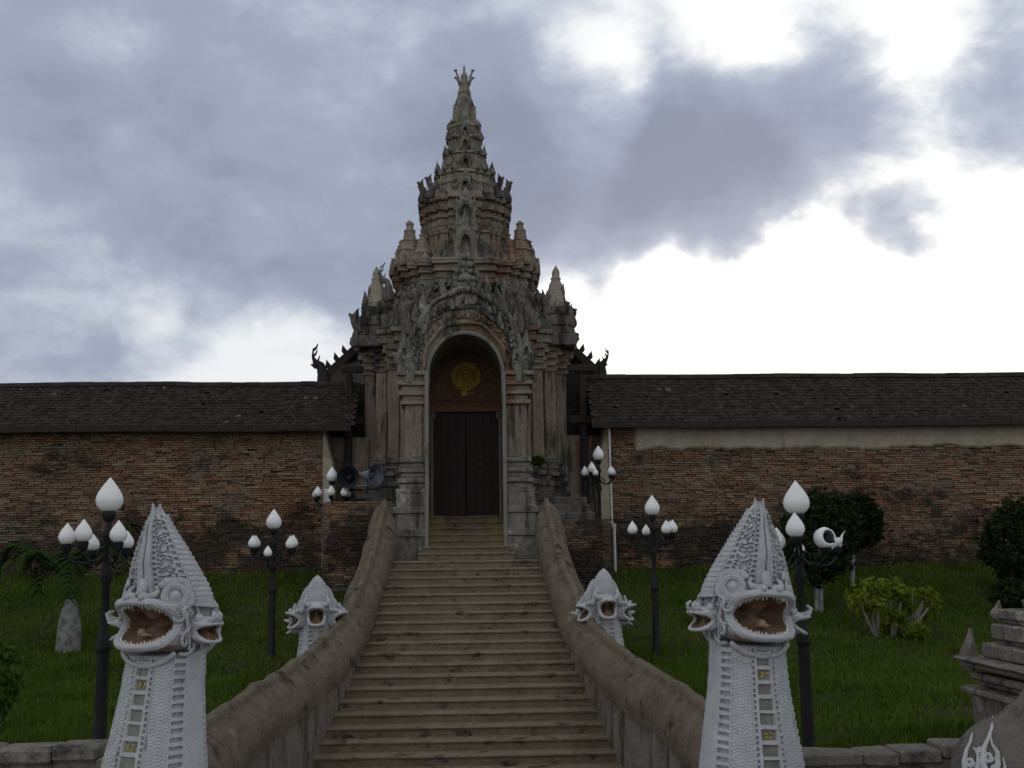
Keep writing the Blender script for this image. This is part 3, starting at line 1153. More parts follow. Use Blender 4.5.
def build_tower():
    t = thing('gateway_tower', 'tall weathered stone gateway tower with arched door and tiered spire atop the stairs', 'gateway', (0, YC, 3.0))
    clamp = 26.75
    # --- plinth and base mouldings
    b = MB()
    zb = 2.7
    z497, z457 = zpx(497, 26.6), zpx(457, 26.7)
    pr = [(zb, 3.30), (zpx(535, 26.2), 3.28), (zpx(528, 26.2), 3.34), (zpx(520, 26.2), 3.22)]
    pr += mouldings(zpx(519, 26.2), z497, 3.16, 2.96, 4, .05)
    pr += mouldings(z497, z457, 2.92, 2.70, 7, .055)
    tier_mesh(b, pr, clamp, 0.028, 3)
    b.build('base_moulding', STONE_DARK, t)
    # --- shaft with stepped corners
    b = MB()
    z366, z325 = zpx(366, 26.8), zpx(325, 26.6)
    tier_mesh(b, [(z457 - .03, 2.62), (z457 + .5, 2.60), (z457 + 1.2, 2.60), (z366 + .02, 2.60)], clamp, 0.018, 5)
    b.build('tower_wall', PLASTER_COL, t)
    # --- pilasters, each with capital and base
    for sx in (-1, 1):
        for (xa, xb, yr) in ((.885, .995, .42), (.755, .875, .62), (.625, .745, .75), (.44, .61, .88)):
            hw = 2.60
            x0, x1 = sorted((sx * xa * hw, sx * xb * hw))
            yf = YC - yr * hw
            w = x1 - x0
            b = MB()
            zs0, zs1 = z457 - .02, z366 - .02
            rings = []
            for q in np.linspace(0, 1, 9):
                z = zs0 + (zs1 - zs0) * q
                rings.append([(x0 + w * .05, yf + .02, z), (x0 + w * .05, yf - .06, z), (x0 + w * .16, yf - .115, z), (x1 - w * .16, yf - .115, z), (x1 - w * .05, yf - .06, z), (x1 - w * .05, yf + .02, z)])
            b.loft(rings)
            p = b.build('pilaster', PLASTER_COL, t, jitter=.016, jscale=5)
            b = MB()
            zc0 = z366 - .02
            k = 0
            for zz, hgt, o in ((zc0, .07, .035), (zc0 + .08, .05, .0), (zc0 + .14, .10, .05), (zc0 + .25, .06, .02), (zc0 + .32, .11, .09), (zc0 + .44, .06, .05), (zc0 + .51, .13, .13), (zc0 + .65, .08, .09)):
                b.bbox(x0 - o * .4, x1 + o * .4, yf - .115 - o, yf + .05, zz, zz + hgt, .014)
            b.build('capital', STONE, p, jitter=.014, jscale=6)
            b = MB()
            zc0 = z457 - .42
            for zz, hgt, o in ((zc0, .09, .11), (zc0 + .10, .06, .06), (zc0 + .17, .09, .09), (zc0 + .27, .05, .04), (zc0 + .33, .07, .06), (zc0 + .41, .05, .02)):
                b.bbox(x0 - o * .4, x1 + o * .4, yf - .115 - o, yf + .05, zz, zz + hgt, .014)
            b.build('base', PEDESTAL, p, jitter=.014, jscale=6)
    # --- entablature
    b = MB()
    pr = [(z366 - .03, 2.58)] + mouldings(z366, z366 + .40, 2.63, 2.70, 4, .035) + mouldings(z366 + .40, z325, 2.72, 2.92, 5, .05)
    tier_mesh(b, pr, clamp, 0.026, 8)
    b.build('entablature', STONE, t)
    # --- sloping shoulder roof
    b = MB()
    z287 = zpx(287, 27.2)
    z310, z302, z295 = zpx(311, 27.0), zpx(303, 27.1), zpx(296, 27.2)
    pr = [(z325 - .02, 2.90), (z325 + .07, 2.92), (z325 + .10, 2.82), (z310, 2.80), (z310 + .03, 2.66), (z302, 2.62), (z302 + .03, 2.50), (z295, 2.42), (z295 + .03, 2.32), (z287 - .03, 2.20), (z287 + .04, 2.10), (z287 + .1, 1.86)]
    tier_mesh(b, pr, None, 0.05, 12)
    b.build('shoulder_roof', STONE_DARK, t)
    # --- second drum (broad moulded cornice)
    b = MB()
    z258 = zpx(258, 27.4)
    pr = [(z287 - .12, 1.80)] + mouldings(z287 - .1, z287 + .30, 1.79, 1.82, 3, .035) + mouldings(z287 + .30, z258 - .08, 1.80, 1.98, 5, .05) + [(z258 - .06, 2.02), (z258 - .01, 2.0), (z258 + .015, 1.70)]
    tier_mesh(b, pr, None, 0.028, 17)
    b.build('drum', STONE, t)
    # --- third stage with pilasters
    b = MB()
    Y3 = YC - 1.25
    z190 = zpx(190, Y3)
    z236, z222, z205 = zpx(227, Y3), zpx(215, Y3), zpx(204, Y3)
    SQ = ((1.0, .36), (.86, .36), (.86, .62), (.74, .62), (.74, .74), (.62, .74), (.62, .86), (.36, .86), (.36, 1.0))
    pr = [(z258 - .02, 1.42), (z258 + .10, 1.42), (z258 + .11, 1.36), (z258 + .18, 1.36), (z258 + .20, 1.28), (z236 - .22, 1.10), (z236 - .05, 1.12), (z236, 1.17), (z236 + .08, 1.17)]
    pr += mouldings(z236 + .10, z222, 1.15, 1.16, 2, .05) + mouldings(z222, z205, 1.13, 1.20, 3, .06) + mouldings(z205, z190 - .12, 1.14, 1.23, 3, .06) + [(z190 - .10, 1.26), (z190, 1.25), (z190 + .02, 1.0)]
    tier_mesh(b, pr, None, 0.022, 23, frac=SQ)
    b.build('tower_stage', STONE, t)
    for sx in (-1, 1):
        for xa, xb, yr in ((.885, .985, .36), (.755, .85, .62), (.635, .73, .74), (.40, .60, .86)):
            b = MB()
            hw = 1.10
            x0, x1 = sorted((sx * xa * hw, sx * xb * hw))
            b.bbox(x0, x1, YC - yr * hw - .07, YC - yr * hw + .2, z258 + .16, z236 - .02, .02)
            b.bbox(x0 - .02, x1 + .02, YC - yr * hw - .11, YC - yr * hw + .2, z236 - .10, z236 - .01, .012)
            b.bbox(x0 - .02, x1 + .02, YC - yr * hw - .11, YC - yr * hw + .2, z258 + .15, z258 + .26, .012)
            b.build('pilaster', PLASTER_COL, t, jitter=.012, jscale=6)
    # --- upper stages
    Y4 = YC - .8
    z168, z150, z122 = zpx(168, Y4), zpx(150, YC - .6), zpx(122, YC - .45)
    b = MB()
    pr = [(z190 - .02, .92), (z190 + .12, .92), (z190 + .14, .86)] + mouldings(z190 + .15, z168 - .1, .80, .79, 4, .035) + [(z168 - .09, .84), (z168, .83), (z168 + .015, .66)]
    tier_mesh(b, pr, None, 0.024, 29, frac=SQ)
    b.build('tower_stage', STONE_TOP, t)
    b = MB()
    pr = [(z168 - .02, .64), (z168 + .10, .63), (z168 + .11, .58), (z168 + .22, .57)] + mouldings(z168 + .22, z150 - .05, .57, .56, 2, .03) + [(z150 - .05, .60), (z150, .59), (z150 + .01, .50)]
    tier_mesh(b, pr, None, 0.02, 33)
    b.build('tower_stage', STONE_TOP, t)
    b = MB()
    z137 = zpx(137, YC - .5)
    pr = [(z150 - .02, .50), (z150 + .10, .49), (z150 + .11, .46), (z137, .45), (z137 + .02, .50), (z137 + .08, .50), (z137 + .09, .43), (z122 - .10, .42), (z122 - .08, .46), (z122, .46), (z122 + .01, .36)]
    tier_mesh(b, pr, None, 0.016, 37)
    b.build('tower_stage', STONE_TOP, t)
    # --- spire
    z107, z88, z80, z72, z66 = zpx(107, YC), zpx(90, YC), zpx(84, YC), zpx(74, YC), zpx(64.5, YC)
    b = MB()
    pr = [(z122 - .02, .38), (z122 + .08, .37), (z122 + .10, .34), (z122 + .25, .32), (z107 - .02, .31), (z107, .29), (z107 + .03, .25), (z107 + .16, .225), (z88 - .16, .17), (z88 - .14, .185), (z88 - .08, .18), (z88, .145), (z80, .125)]
    tier_mesh(b, pr, None, 0.012, 41)
    b.build('spire', STONE_TOP, t)
    b = MB()
    b.lathe([(.12, z80 - .02), (.14, z80 + .03), (.09, z80 + .07), (.105, z80 + .16), (.10, z80 + .24), (.06, z72 + .02), (.035, z72 + .06), (.03, z66 - .10), (.005, z66)], (0, YC, 0), 12)
    fin = b.build('spire_finial', STONE_TOP, t, shade=True)
    for k in range(4):
        a = PI / 4 + k * PI / 2
        dx, dy = math.cos(a), math.sin(a)
        b = MB()
        b.tube([(dx * .10, YC + dy * .10, z80 - .03), (dx * .20, YC + dy * .20, z80 + .02), (dx * .24, YC + dy * .24, z80 + .14), (dx * .32, YC + dy * .32, z80 + .25), (dx * .33, YC + dy * .33, z80 + .31)],
               lambda q: .040 - .022 * q, 7)
        b.sphere((dx * .34, YC + dy * .34, z80 + .29), .038, 7, 5, (1.5, 1.5, .7))
        b.build('serpent_prong', STONE_TOP, fin)
    b = MB()
    zg = zpx(117.5, YC - .4)
    b.bbox(-.075, .075, YC - .36, YC - .30, zg - .08, zg + .08, .012)
    b.build('glazed_tile', GREEN_TILE, t)
    # --- niches on the front axis
    def niche(x, y, z0, w, h, frame, name='niche'):
        """arched frame standing proud of the wall with a recess behind it"""
        ip = arch_pts(w / 2, z0 + h * .55, z0 + h, 14)
        op = arch_pts(w / 2 + frame, z0 + h * .55, z0 + h + frame * 1.9, 14, .8)
        ip = [(-w / 2, z0)] + ip + [(w / 2, z0)]
        op = [(-w / 2 - frame, z0)] + op + [(w / 2 + frame, z0)]
        fr = MB()
        rows = []
        for pts, yy in ((ip, y + .22), (ip, y + .01), ([(a * .6 + c * .4, d * .6 + e * .4) for (a, d), (c, e) in zip(ip, op)], y - .03), (op, y), (op, y + .20)):
            rows.append([(x + u, yy, v) for u, v in pts])
        fr.grid(rows)
        o = fr.build(name, STUCCO, t, jitter=.012, jscale=7)
        bk = MB()
        bk.box(x - w / 2 - frame * .6, x + w / 2 + frame * .6, y + .21, y + .26, z0, z0 + h + frame)
        bk.build('recess_back', REVEAL, o)
        rl = MB()
        for k, (u, v) in enumerate(op[::2]):
            rl.flame((x + u * 1.02, y + .03, v - .04), frame * 1.7, frame * 1.0, .09, (u * .18, -.01))
        rl.flame((x, y + .02, z0 + h + frame * 1.4), frame * 3.2, frame * 1.5, .10)
        rl.build('flame_edging', STUCCO, o)
        return o
    n1 = niche(0.02, YC - 1.50, z258 + .02, .28, zpx(237, Y3) - z258, .16)
    relb = MB()
    zz = zpx(238, Y3)
    for sgn in (-1, 1):
        for k in range(9):
            relief(relb, .02 + sgn * (.30 + .05 * (8 - k)), z258 + .10 + .085 * k, YC - 1.40, .12, .10, 100 + k + 20 * sgn, 4, .075)
    relb.sphere((.02, YC - 1.38, zz + .10), .09, 9, 7, (1, .8, 1.3))
    relb.sphere((.02, YC - 1.40, zz + .25), .06, 9, 7)
    relb.build('stucco_scrollwork', STUCCO, n1)
    niche(0.02, YC - 1.40, zpx(232, Y3), .32, zpx(205, Y3) - zpx(232, Y3), .11)
    niche(0.02, YC - .98, zpx(192, Y4), .16, .26, .09)
    niche(0.02, YC - .74, zpx(166, Y4), .13, .24, .07)
    niche(0.02, YC - .60, zpx(147, YC - .6), .12, .22, .06)
    niche(0.02, YC - .52, zpx(133, YC - .5), .10, .16, .05)
    # --- antefixes on every ledge
    def ledge(z, hw, h, kind, corners):
        for (u, v) in corners:
            for sx in (-1, 1):
                x, y = sx * u * hw, YC - v * hw
                b2 = MB()
                if kind == 'serpent':
                    serpent(b2, (x, y + .04, z - .03), h, sx, t=.085)
                    o2 = b2.build('serpent_antefix', STUCCO if h < .5 else STONE_DARK, t, jitter=.01, jscale=8)
                else:
                    b2.flame((x, y + .05, z - .03), h, h * .55, h * .32, (sx * .02, -.03), 0)
                    b2.flame((x, y - .0, z - .03), h * .55, h * .62, h * .40, (0, -.02), 0)
                    o2 = b2.build('antefix', STUCCO, t, jitter=.012, jscale=8)
    ledge(z190, 1.16, .54, 'serpent', [(1.0, .45), (.80, .78)])
    ledge(z190, 1.12, .34, 'flame', [(.62, .9), (.38, 1.02)])
    ledge(z168, .80, .36, 'flame', [(.92, .5), (.68, .88), (.35, 1.0)])
    ledge(z150, .56, .30, 'flame', [(.95, .5), (.66, .9)])
    ledge(z137 + .05, .47, .26, 'flame', [(.98, .5), (.6, .9)])
    ledge(z122, .40, .22, 'flame', [(.9, .6)])
    ledge(z107, .27, .16, 'flame', [(.8, .8)])
    def row(z, hw, h, seed, frac=None, sp=.17):
        rg = np.random.default_rng(seed)
        ring = redent(hw, z, None, .04) if frac is None else redent(hw, z, None, .04, frac=frac)
        last = None
        b2 = MB()
        for p in ring:
            if p[1] > YC + .2 or (last is not None and np.linalg.norm(p - last) < sp):
                continue
            last = p
            if rg.random() < .16:
                continue
            hh = h * (.55 + .7 * rg.random())
            b2.flame((p[0], p[1], z - .03), hh, hh * .62, hh * .42, (.04 * rg.standard_normal() * .5, -.02), 0, .2 * rg.standard_normal())
        b2.build('antefix_row', STUCCO, t, jitter=.014, jscale=9)
    row(z287 + .06, 1.92, .26, 1, None, .20)
    row(z258, 1.86, .24, 2, None, .20)
    row(z222, 1.13, .15, 3, SQ, .14)
    row(z205, 1.15, .15, 4, SQ, .14)
    row(z190, 1.14, .26, 5, SQ, .15)
    row(z190 + .13, .86, .16, 6, SQ, .13)
    row(z168, .76, .22, 7, None, .13)
    row(z150, .54, .20, 8, None, .11)
    row(z137 + .07, .46, .16, 9, None, .10)
    row(z122, .42, .17, 10, None, .10)
    ledge(z258, 1.36, .42, 'flame', [(.62, 1.0), (.36, 1.08)])
    # --- corner finials on the second drum
    def pinnacle(x, y, z, h, w, name, mat=STONE):
        b2 = MB()
        pr = [(.50, 0), (.52, .12), (.46, .16), (.44, .30), (.50, .34), (.40, .38), (.34, .52), (.37, .56), (.27, .60), (.23, .74), (.25, .78), (.15, .82), (.13, .90), (.17, .93), (.04, 1.0)]
        rings = []
        for r, q in pr:
            a = w * r
            rings.append([(x + dx * a, y + dy * a, z + h * q) for dx, dy in ((-1, -.45), (-.45, -1), (.45, -1), (1, -.45), (1, .45), (.45, 1), (-.45, 1), (-1, .45))])
        b2.loft(rings)
        for k in range(6):
            a = k * PI / 3
            b2.flame((x + .52 * w * math.cos(a), y + .52 * w * math.sin(a), z), h * .38, w * .45, w * .3, (-.12 * w * math.cos(a), -.12 * w * math.sin(a)), a + PI / 2)
        return b2.build(name, mat, t, jitter=.018, jscale=6)
    hp = zpx(218, YC - 1.2) - z258
    for sx in (-1, 1):
        pinnacle(sx * 1.46, YC - 1.02, z258 - .02, hp, .62, 'corner_pinnacle')
        pinnacle(sx * 1.70, YC - .70, z258 - .02, hp * .66, .46, 'corner_pinnacle')
        pinnacle(sx * 1.12, YC - 1.36, z258 - .02, hp * .66, .44, 'corner_pinnacle')
        pinnacle(sx * 1.52, YC + .95, z258 - .02, hp, .40, 'corner_pinnacle')
        # big bell-shaped pinnacles on the shoulder
        z315, z265 = zpx(304, 27.6), zpx(265.5, 27.6)
        b = MB()
        xx = at(376.5 if sx < 0 else 556, 290, 27.7).x
        h = z265 - z315
        b.lathe([(.31, -.12), (.27, -.08), (.30, 0), (.27, .08), (.25, h * .10), (.23, h * .30), (.17, h * .52), (.12, h * .62), (.135, h * .66), (.125, h * .69), (.09, h * .72), (.10, h * .80), (.085, h * .88), (.04, h * .95), (.01, h)], (xx, 27.7, z315), 12)
        bp = b.build('bell_pinnacle', STONE_TOP, t, shade=True, jitter=.014, jscale=6)
        b = MB()
        for z0, z1, hw in ((-1.15, -.85, .46), (-.87, -.60, .40), (-.62, -.36, .44), (-.38, -.10, .36)):
            b.bbox(xx - hw, xx + hw, 27.7 - hw, 27.7 + hw, z315 + z0, z315 + z1, .03)
        for k in range(12):
            b.flame((xx + (random.random() - .5) * .8, 27.7 - .40, z315 - 1.0 + .8 * random.random()), .30, .15, .12, (.05 * sx, -.02))
        b.build('pinnacle_base', STONE_DARK, bp, jitter=.03, jscale=5)
        # hooked finials and serpents on the shoulder edges
        b = MB()
        serpent(b, (at(357 if sx < 0 else 573, 330, 28.1).x, 28.1, zpx(342 if sx < 0 else 324, 28.1)), .84 if sx < 0 else .40, sx, t=.12 if sx < 0 else .08)
        b.build('serpent_antefix', STONE_DARK, t, jitter=.012, jscale=8)
        b = MB()
        serpent(b, (at(366 if sx < 0 else 566, 330, 27.6).x, 27.6, zpx(318, 27.6)), .42, sx, t=.10)
        b.build('serpent_antefix', STONE_DARK, t, jitter=.012, jscale=8)
    b = MB()
    yy = 27.6
    hp_ = [(at(u, v, yy).x, zpx(v, yy)) for u, v in ((389, 300), (389, 288), (387, 281), (382, 278), (380, 272), (381, 267), (385.5, 263))]
    horn_finial(b, hp_, yy, .085, .12)
    b.build('hooked_finial', STONE_DARK, t)
    # --- ornaments climbing the shoulder roof
    for sx in (-1, 1):
        for k, (u, v, z, h) in enumerate([(1.05, 2.60, z325 + .02, .55), (1.35, 2.45, z325 + .05, .50), (1.75, 2.28, z325 + .05, .46), (2.05, 2.05, z325 + .05, .44), (2.35, 1.75, z325 + .02, .42), (2.62, 1.35, z325 + .02, .36),
                                          (1.00, 2.28, z325 + .42, .46), (1.35, 2.10, z325 + .45, .42), (1.65, 1.90, z325 + .45, .40), (1.95, 1.55, z325 + .42, .38),
                                          (0.90, 2.0, z287 - .10, .40), (1.25, 1.82, z287 - .10, .40), (1.55, 1.50, z287 - .10, .34)]):
            b = MB()
            yy = YC - v
            b.flame((sx * u, yy, z - .06), h, h * .42, h * .26, (sx * .05 * ((k % 3) - 1), -.05), 0, .25 * ((k % 2) * 2 - 1))
            b.flame((sx * u + .06, yy - .03, z - .06), h * .6, h * .40, h * .26, (sx * .03, -.05), .3)
            b.build('antefix', STUCCO if k % 3 else STONE_DARK, t, jitter=.02, jscale=7)
        b = MB()
        for k in range(60):
            q = k / 60
            rg = random.random
            u = 0.9 + 1.75 * rg()
            zz = z325 - .05 + (z287 - z325) * rg()
            v = max(1.75, 2.75 - .55 * (zz - z325) - max(0, u - 1.3) * .85)
            s = .05 + .07 * rg()
            if k % 2:
                b.sphere((sx * u, YC - v, zz), s, 7, 5, (1.2, .8, 1))
            else:
                b.flame((sx * u, YC - v, zz), s * 3.4, s * 1.6, s, (sx * .05 * (rg() - .5), -.03))
        b.build('stucco_scrollwork', STONE_DARK, t, jitter=.015, jscale=8)
    return dict(t=t, z457=z457, z366=z366, z325=z325, z287=z287, z258=z258)


TW = build_tower()


def build_porch():
    t = TW['t']
    hwi = 0.852
    zs = zpx(374, 24.5)
    ztop = zpx(333, 24.5)
    YF, YB = 24.5, 26.76
    # piers: pedestal, base mouldings, shaft, capital - stepped rectangles open to the passage side
    zped, zb1, zsh, zcap = zpx(493, 24.3), zpx(457, 24.4), zpx(405, 24.4), zpx(371, 24.4)
    for sx in (-1, 1):
        def rect(z, o, of):
            xo = 1.36 + o
            c = .05
            return [(sx * hwi, YF - of, z), (sx * (xo - c), YF - of, z), (sx * xo, YF - of + c, z), (sx * xo, YB, z), (sx * hwi, YB, z)]
        b = MB()
        rows = []
        pr = [(2.8, .24, .34), (zped - .95, .24, .34), (zped - .93, .28, .38), (zped - .80, .28, .38), (zped - .78, .20, .30), (zped - .45, .19, .28), (zped - .43, .25, .33), (zped - .30, .25, .33), (zped - .28, .17, .26), (zped, .16, .24)]
        for z, o, of in pr:
            rows.append(rect(z, o, of))
        P = np.array(rows)
        b.loft(P)
        p = b.build('pedestal', PEDESTAL, t, jitter=.02, jscale=3)
        b = MB()
        rows = [rect(zped - .02, .16, .24)]
        for z, h in mouldings(zped, zb1, 1.36 + .15, 1.36 + .05, 7, .04):
            rows.append(rect(z, h - 1.36, (h - 1.36) * 1.25))
        b.loft(np.array(rows))
        b.build('pier_base', PEDESTAL, t, jitter=.016, jscale=5)
        b = MB()
        rows = [rect(z, .0, .0) for z in np.linspace(zb1 - .02, zsh + .02, 8)]
        b.loft(np.array(rows))
        # narrow raised panel on the shaft
        b.bbox(*sorted((sx * (hwi + .10), sx * (1.36 - .16))), YF - .05, YF + .1, zb1, zsh, .02)
        b.build('pier_shaft', PLASTER_COL, t, jitter=.014, jscale=5)
        b = MB()
        rows = [rect(zsh, .0, .0)]
        for z, h in mouldings(zsh + .01, zcap, 1.40, 1.52, 7, .045):
            rows.append(rect(z, h - 1.36, (h - 1.36) * 1.1))
        rows.append(rect(zcap + .02, .0, .0))
        b.loft(np.array(rows))
        b.build('capital', STONE, t, jitter=.016, jscale=5)
        # pale jamb edge
        b = MB()
        b.bbox(*sorted((sx * (hwi - .035), sx * (hwi + .05))), YF - .40, YF - .30, 3.45, zped, .012)
        b.bbox(*sorted((sx * (hwi - .035), sx * (hwi + .05))), YF - .265, YF - .10, zped, zs, .012)
        b.build('jamb_edge', REVEAL, t, jitter=.01, jscale=5)
    # arch block
    ip = arch_pts(hwi, zs, ztop, 32)
    zo = zpx(296, 24.6)
    op = arch_pts(1.27, zs - .02, zo, 32, .92)
    b = MB()
    front = []
    for q in np.linspace(0, 1, 6):
        front.append([(a * (1 - q) + c * q, YF + .03 - .05 * q, d * (1 - q) + e * q) for (a, d), (c, e) in zip(ip, op)])
    rows = [[(u, YB, v) for u, v in op], [(u, YF + .02, v) for u, v in op]][::-1]
    G = front + [[(u, YB, v) for u, v in op]]
    b.grid(G)
    b.build('arch_front', STONE, t, jitter=.03, jscale=4)
    b = MB()
    b.grid([[(u, y, v) for u, v in [(-hwi, zs - .6)] + ip + [(hwi, zs - .6)]] for y in (YF + .0, YF + .05, 25.2, 26.0, YB)])
    b.build('vault', REVEAL, t, jitter=.008, jscale=3)
    b = MB()
    b.tube([(u * 1.0, YF - .02, v) for u, v in [(-hwi, zs - .3)] + ip + [(hwi, zs - .3)]], .045, 8)
    b.build('arch_edge', REVEAL, t, jitter=.008, jscale=4)
    # archivolt bands: serpent body arches with stucco figures between
    def arc(hw, zt_, dz=0):
        return arch_pts(hw, zs - .05 + dz, zt_, 40, .95)
    for hw, zt_, r, mat in ((.97, zpx(322, 24.5), .045, STONE), (1.31, zpx(291, 24.5), .080, STUCCO), (1.14, zpx(306, 24.5), .05, STONE_DARK)):
        b = MB()
        b.tube([(u, YF - .05, v) for u, v in arc(hw, zt_)], r, 8)
        b.build('archivolt_band', mat, t, jitter=.055, jscale=5)
    b = MB()
    zt2 = zpx(301, 24.5)
    for k, (u, v) in enumerate(arc(1.20, zt2)):
        if k % 1 == 0:
            relief(b, u, v, YF - .10, .16, .14, 300 + k, 4, .085)
    b.build('stucco_scrollwork', STUCCO, t, jitter=.02, jscale=8)
    b = MB()
    for k, (u, v) in enumerate(arc(1.05, zpx(314, 24.5))):
        relief(b, u, v, YF - .03, .14, .12, 700 + k, 3, .06)
    b.build('stucco_scrollwork', STONE, t, jitter=.02, jscale=8)
    # flames along the outer edge of the arch
    for k, (u, v) in enumerate(arch_pts(1.40, zs - .05, zpx(289, 24.5), 18, .95)):
        if abs(u) < .30:
            continue
        a = math.atan2(v - zs + .3, u)
        b = MB()
        h = .42 + .10 * (k % 2)
        b.flame((u, YF + .06, v - .05), h, .20, .14, (.14 * math.cos(a), -.05), 0, .2 * (1 if u > 0 else -1))
        b.flame((u + .05 * (1 if u > 0 else -1), YF + .0, v - .08), h * .6, .17, .13, (.08 * math.cos(a), -.03), 0)
        b.build('arch_flame', STUCCO if k % 3 else STONE_DARK, t, jitter=.02, jscale=8)
    # serpent heads at the springings
    for sx in (-1, 1):
        b = MB()
        serpent(b, (sx * 1.24, YF - .08, zs - .12), .55, sx, t=.10)
        serpent(b, (sx * 1.46, YF + .05, zs - .12), .70, sx, t=.09)
        relief(b, sx * 1.30, zs + .12, YF - .08, .34, .5, 55 + sx, 16, .10)
        b.build('serpent_bracket', STUCCO, t, jitter=.02, jscale=7)
    # central pediment ornament over the arch
    b = MB()
    z0, z1 = zpx(293, 24.6), zpx(247, 25.2)
    h = z1 - z0
    for q, w in ((0, .42), (.12, .38), (.24, .30), (.38, .25), (.52, .20), (.66, .14)):
        b.flame((0.04, YF + .30, z0 + h * q), h * .34, w * 1.3, .24, (0, -.03))
        for sx in (-1, 1):
            b.flame((0.04 + sx * w * .55, YF + .30, z0 + h * q - .03), h * .22, w * .55, .18, (sx * .10, -.02), 0, sx * .2)
            b.sphere((.04 + sx * w * .40, YF + .18, z0 + h * q + .05), .075, 8, 6)
    b.tube([(.04, YF + .28, z0 + h * .5), (.04, YF + .28, z1)], lambda q: .11 * (1.1 - q), 7)
    b.sphere((.04, YF + .16, z0 + h * .30), .11, 9, 7, (1, .7, 1))
    relief(b, .04, z0 + h * .2, YF + .18, .6, h * .5, 77, 34, .09)
    b.box(-.30, .36, YF + .32, YF + 1.2, z0 - .3, z0 + h * .42)
    b.build('pediment_ornament', STUCCO, t, jitter=.02, jscale=8)
    # spandrel mass tying arch to the tower
    b = MB()
    zt = TW['z325']
    for sx in (-1, 1):
        P = [(1.15, zs - .1), (1.48, zs - .1), (1.48, zt - .05), (1.35, zt + .15), (.9, zpx(300, 25.6)), (.2, zpx(292, 25.6)), (.2, zo - .35), (.7, zo - .45), (1.15, zo - .95)]
        rg = [[(sx * u, y, v) for u, v in P] for y in (25.15, 26.9)]
        b.loft(rg)
    b.build('spandrel', STONE_DARK, t, jitter=.03, jscale=4)
    # door: leaves, lintel, carved tympanum, medallion
    dz0 = zpx(516, 26.3) + .0
    dz1 = zpx(412, 26.5)
    yd = 26.56
    for sx in (-1, 1):
        b = MB()
        x0, x1 = sorted((sx * .004, sx * .80))
        b.bbox(x0, x1, yd, yd + .07, dz0, dz1, .008)
        for k in range(4):
            xa, xb = sorted((sx * (.02 + .195 * k), sx * (.02 + .195 * k + .188)))
            b.bbox(xa, xb, yd - .006 - .003 * (k % 2), yd + .01, dz0 + .02, dz1 - .02, .003)
        d = b.build('door_leaf', WOOD, t)
        if sx > 0:
            b = MB()
            b.sphere((.34, yd - .03, dz0 + 1.25), .022, 8, 6)
            b.build('door_knob', GILT, d)
    b = MB()
    for sx in (-1, 1):
        x0, x1 = sorted((sx * .79, sx * .852))
        b.bbox(x0, x1, yd - .06, yd + .10, dz0, dz1, .008)
        b.flame((sx * .78, yd - .08, dz1 - .16), .20, .10, .08, (-sx * .05, 0))
    b.build('door_frame', REVEAL, t)
    b = MB()
    b.bbox(-.85, .85, yd - .09, yd + .10, dz1, dz1 + .16, .015)
    b.bbox(-.85, .85, yd - .06, yd + .10, dz1 + .165, dz1 + .22, .012)
    b.build('lintel', WOOD_TRIM, t)
    tz0 = dz1 + .22
    pts = [(-.85, tz0)] + [(u, max(v, tz0)) for u, v in arch_pts(.85, zs - .02, ztop - .01, 30)] + [(.85, tz0)]
    b = MB()
    b.loft([[(u, y, v) for u, v in pts] for y in (yd + .02, yd + .10)])
    ty = b.build('tympanum', WOOD_TRIM, t)
    b = MB()
    ir = arch_pts(.74, zs - .02, ztop - .13, 30)
    b.tube([(u, yd + .01, v) for u, v in [(-.74, tz0 + .1)] + ir + [(.74, tz0 + .1)]], .03, 6)
    b.tube([(-.74, yd + .01, tz0 + .08), (.74, yd + .01, tz0 + .08)], .03, 6)
    rg = np.random.default_rng(5)
    for k in range(200):
        a = rg.random() * PI
        r = math.sqrt(rg.random()) * .70
        x = r * math.cos(a)
        z = zs - .35 + r * math.sin(a) * 1.25
        if z < tz0 + .12:
            continue
        s = .035 + .03 * rg.random()
        b.flame((x, yd + .015, z - s), s * 2, s * 1.1, s * .9, (.04 * rg.standard_normal(), 0), 0)
    b.build('carved_foliage', WOOD_TRIM, ty)
    mz = zpx(376, 26.5)
    mx = at(466, 376, 26.5).x
    b = MB()
    for r in (.335, .27):
        b.tube([(mx + r * math.cos(a), yd - .01, mz + r * math.sin(a)) for a in np.linspace(0, 2 * PI, 40)], .022, 6)
    for k in range(24):
        a = 2 * PI * k / 24
        b.sphere((mx + .302 * math.cos(a), yd - .01, mz + .302 * math.sin(a)), .024, 6, 5)
        b.tube([(mx + .12 * math.cos(a), yd, mz + .12 * math.sin(a)), (mx + .235 * math.cos(a), yd - .02, mz + .235 * math.sin(a))], .014, 5)
    b.tube([(mx + .10 * math.cos(a), yd - .01, mz + .10 * math.sin(a)) for a in np.linspace(0, 2 * PI, 24)], .018, 6)
    b.sphere((mx, yd, mz), .06, 9, 7, (1, .5, 1))
    for k in range(9):
        u = (k - 4) / 4
        b.flame((mx + u * .17, yd - .01, mz - .24 + .05 * u * u), .13, .05, .03, (u * .04, 0))
    b.build('medallion', GILT, ty)
    b = MB()
    ez = zpx(393.5, 26.5)
    b.sphere((mx - .06, yd - .01, ez), .06, 8, 6, (1, .4, 1))
    for k in range(7):
        a = 2 * PI * k / 7
        b.flame((mx - .06 + .05 * math.cos(a), yd - .01, ez + .05 * math.sin(a) - .02), .09, .04, .03, (.05 * math.cos(a), 0))
    b.tube([(mx + .02, yd - .01, ez - .04), (mx + .10, yd - .01, ez + .02), (mx + .18, yd - .01, ez), (mx + .19, yd - .01, ez + .06)], lambda q: .03 * (1 - .6 * q), 6)
    b.build('crest', GILT, ty)


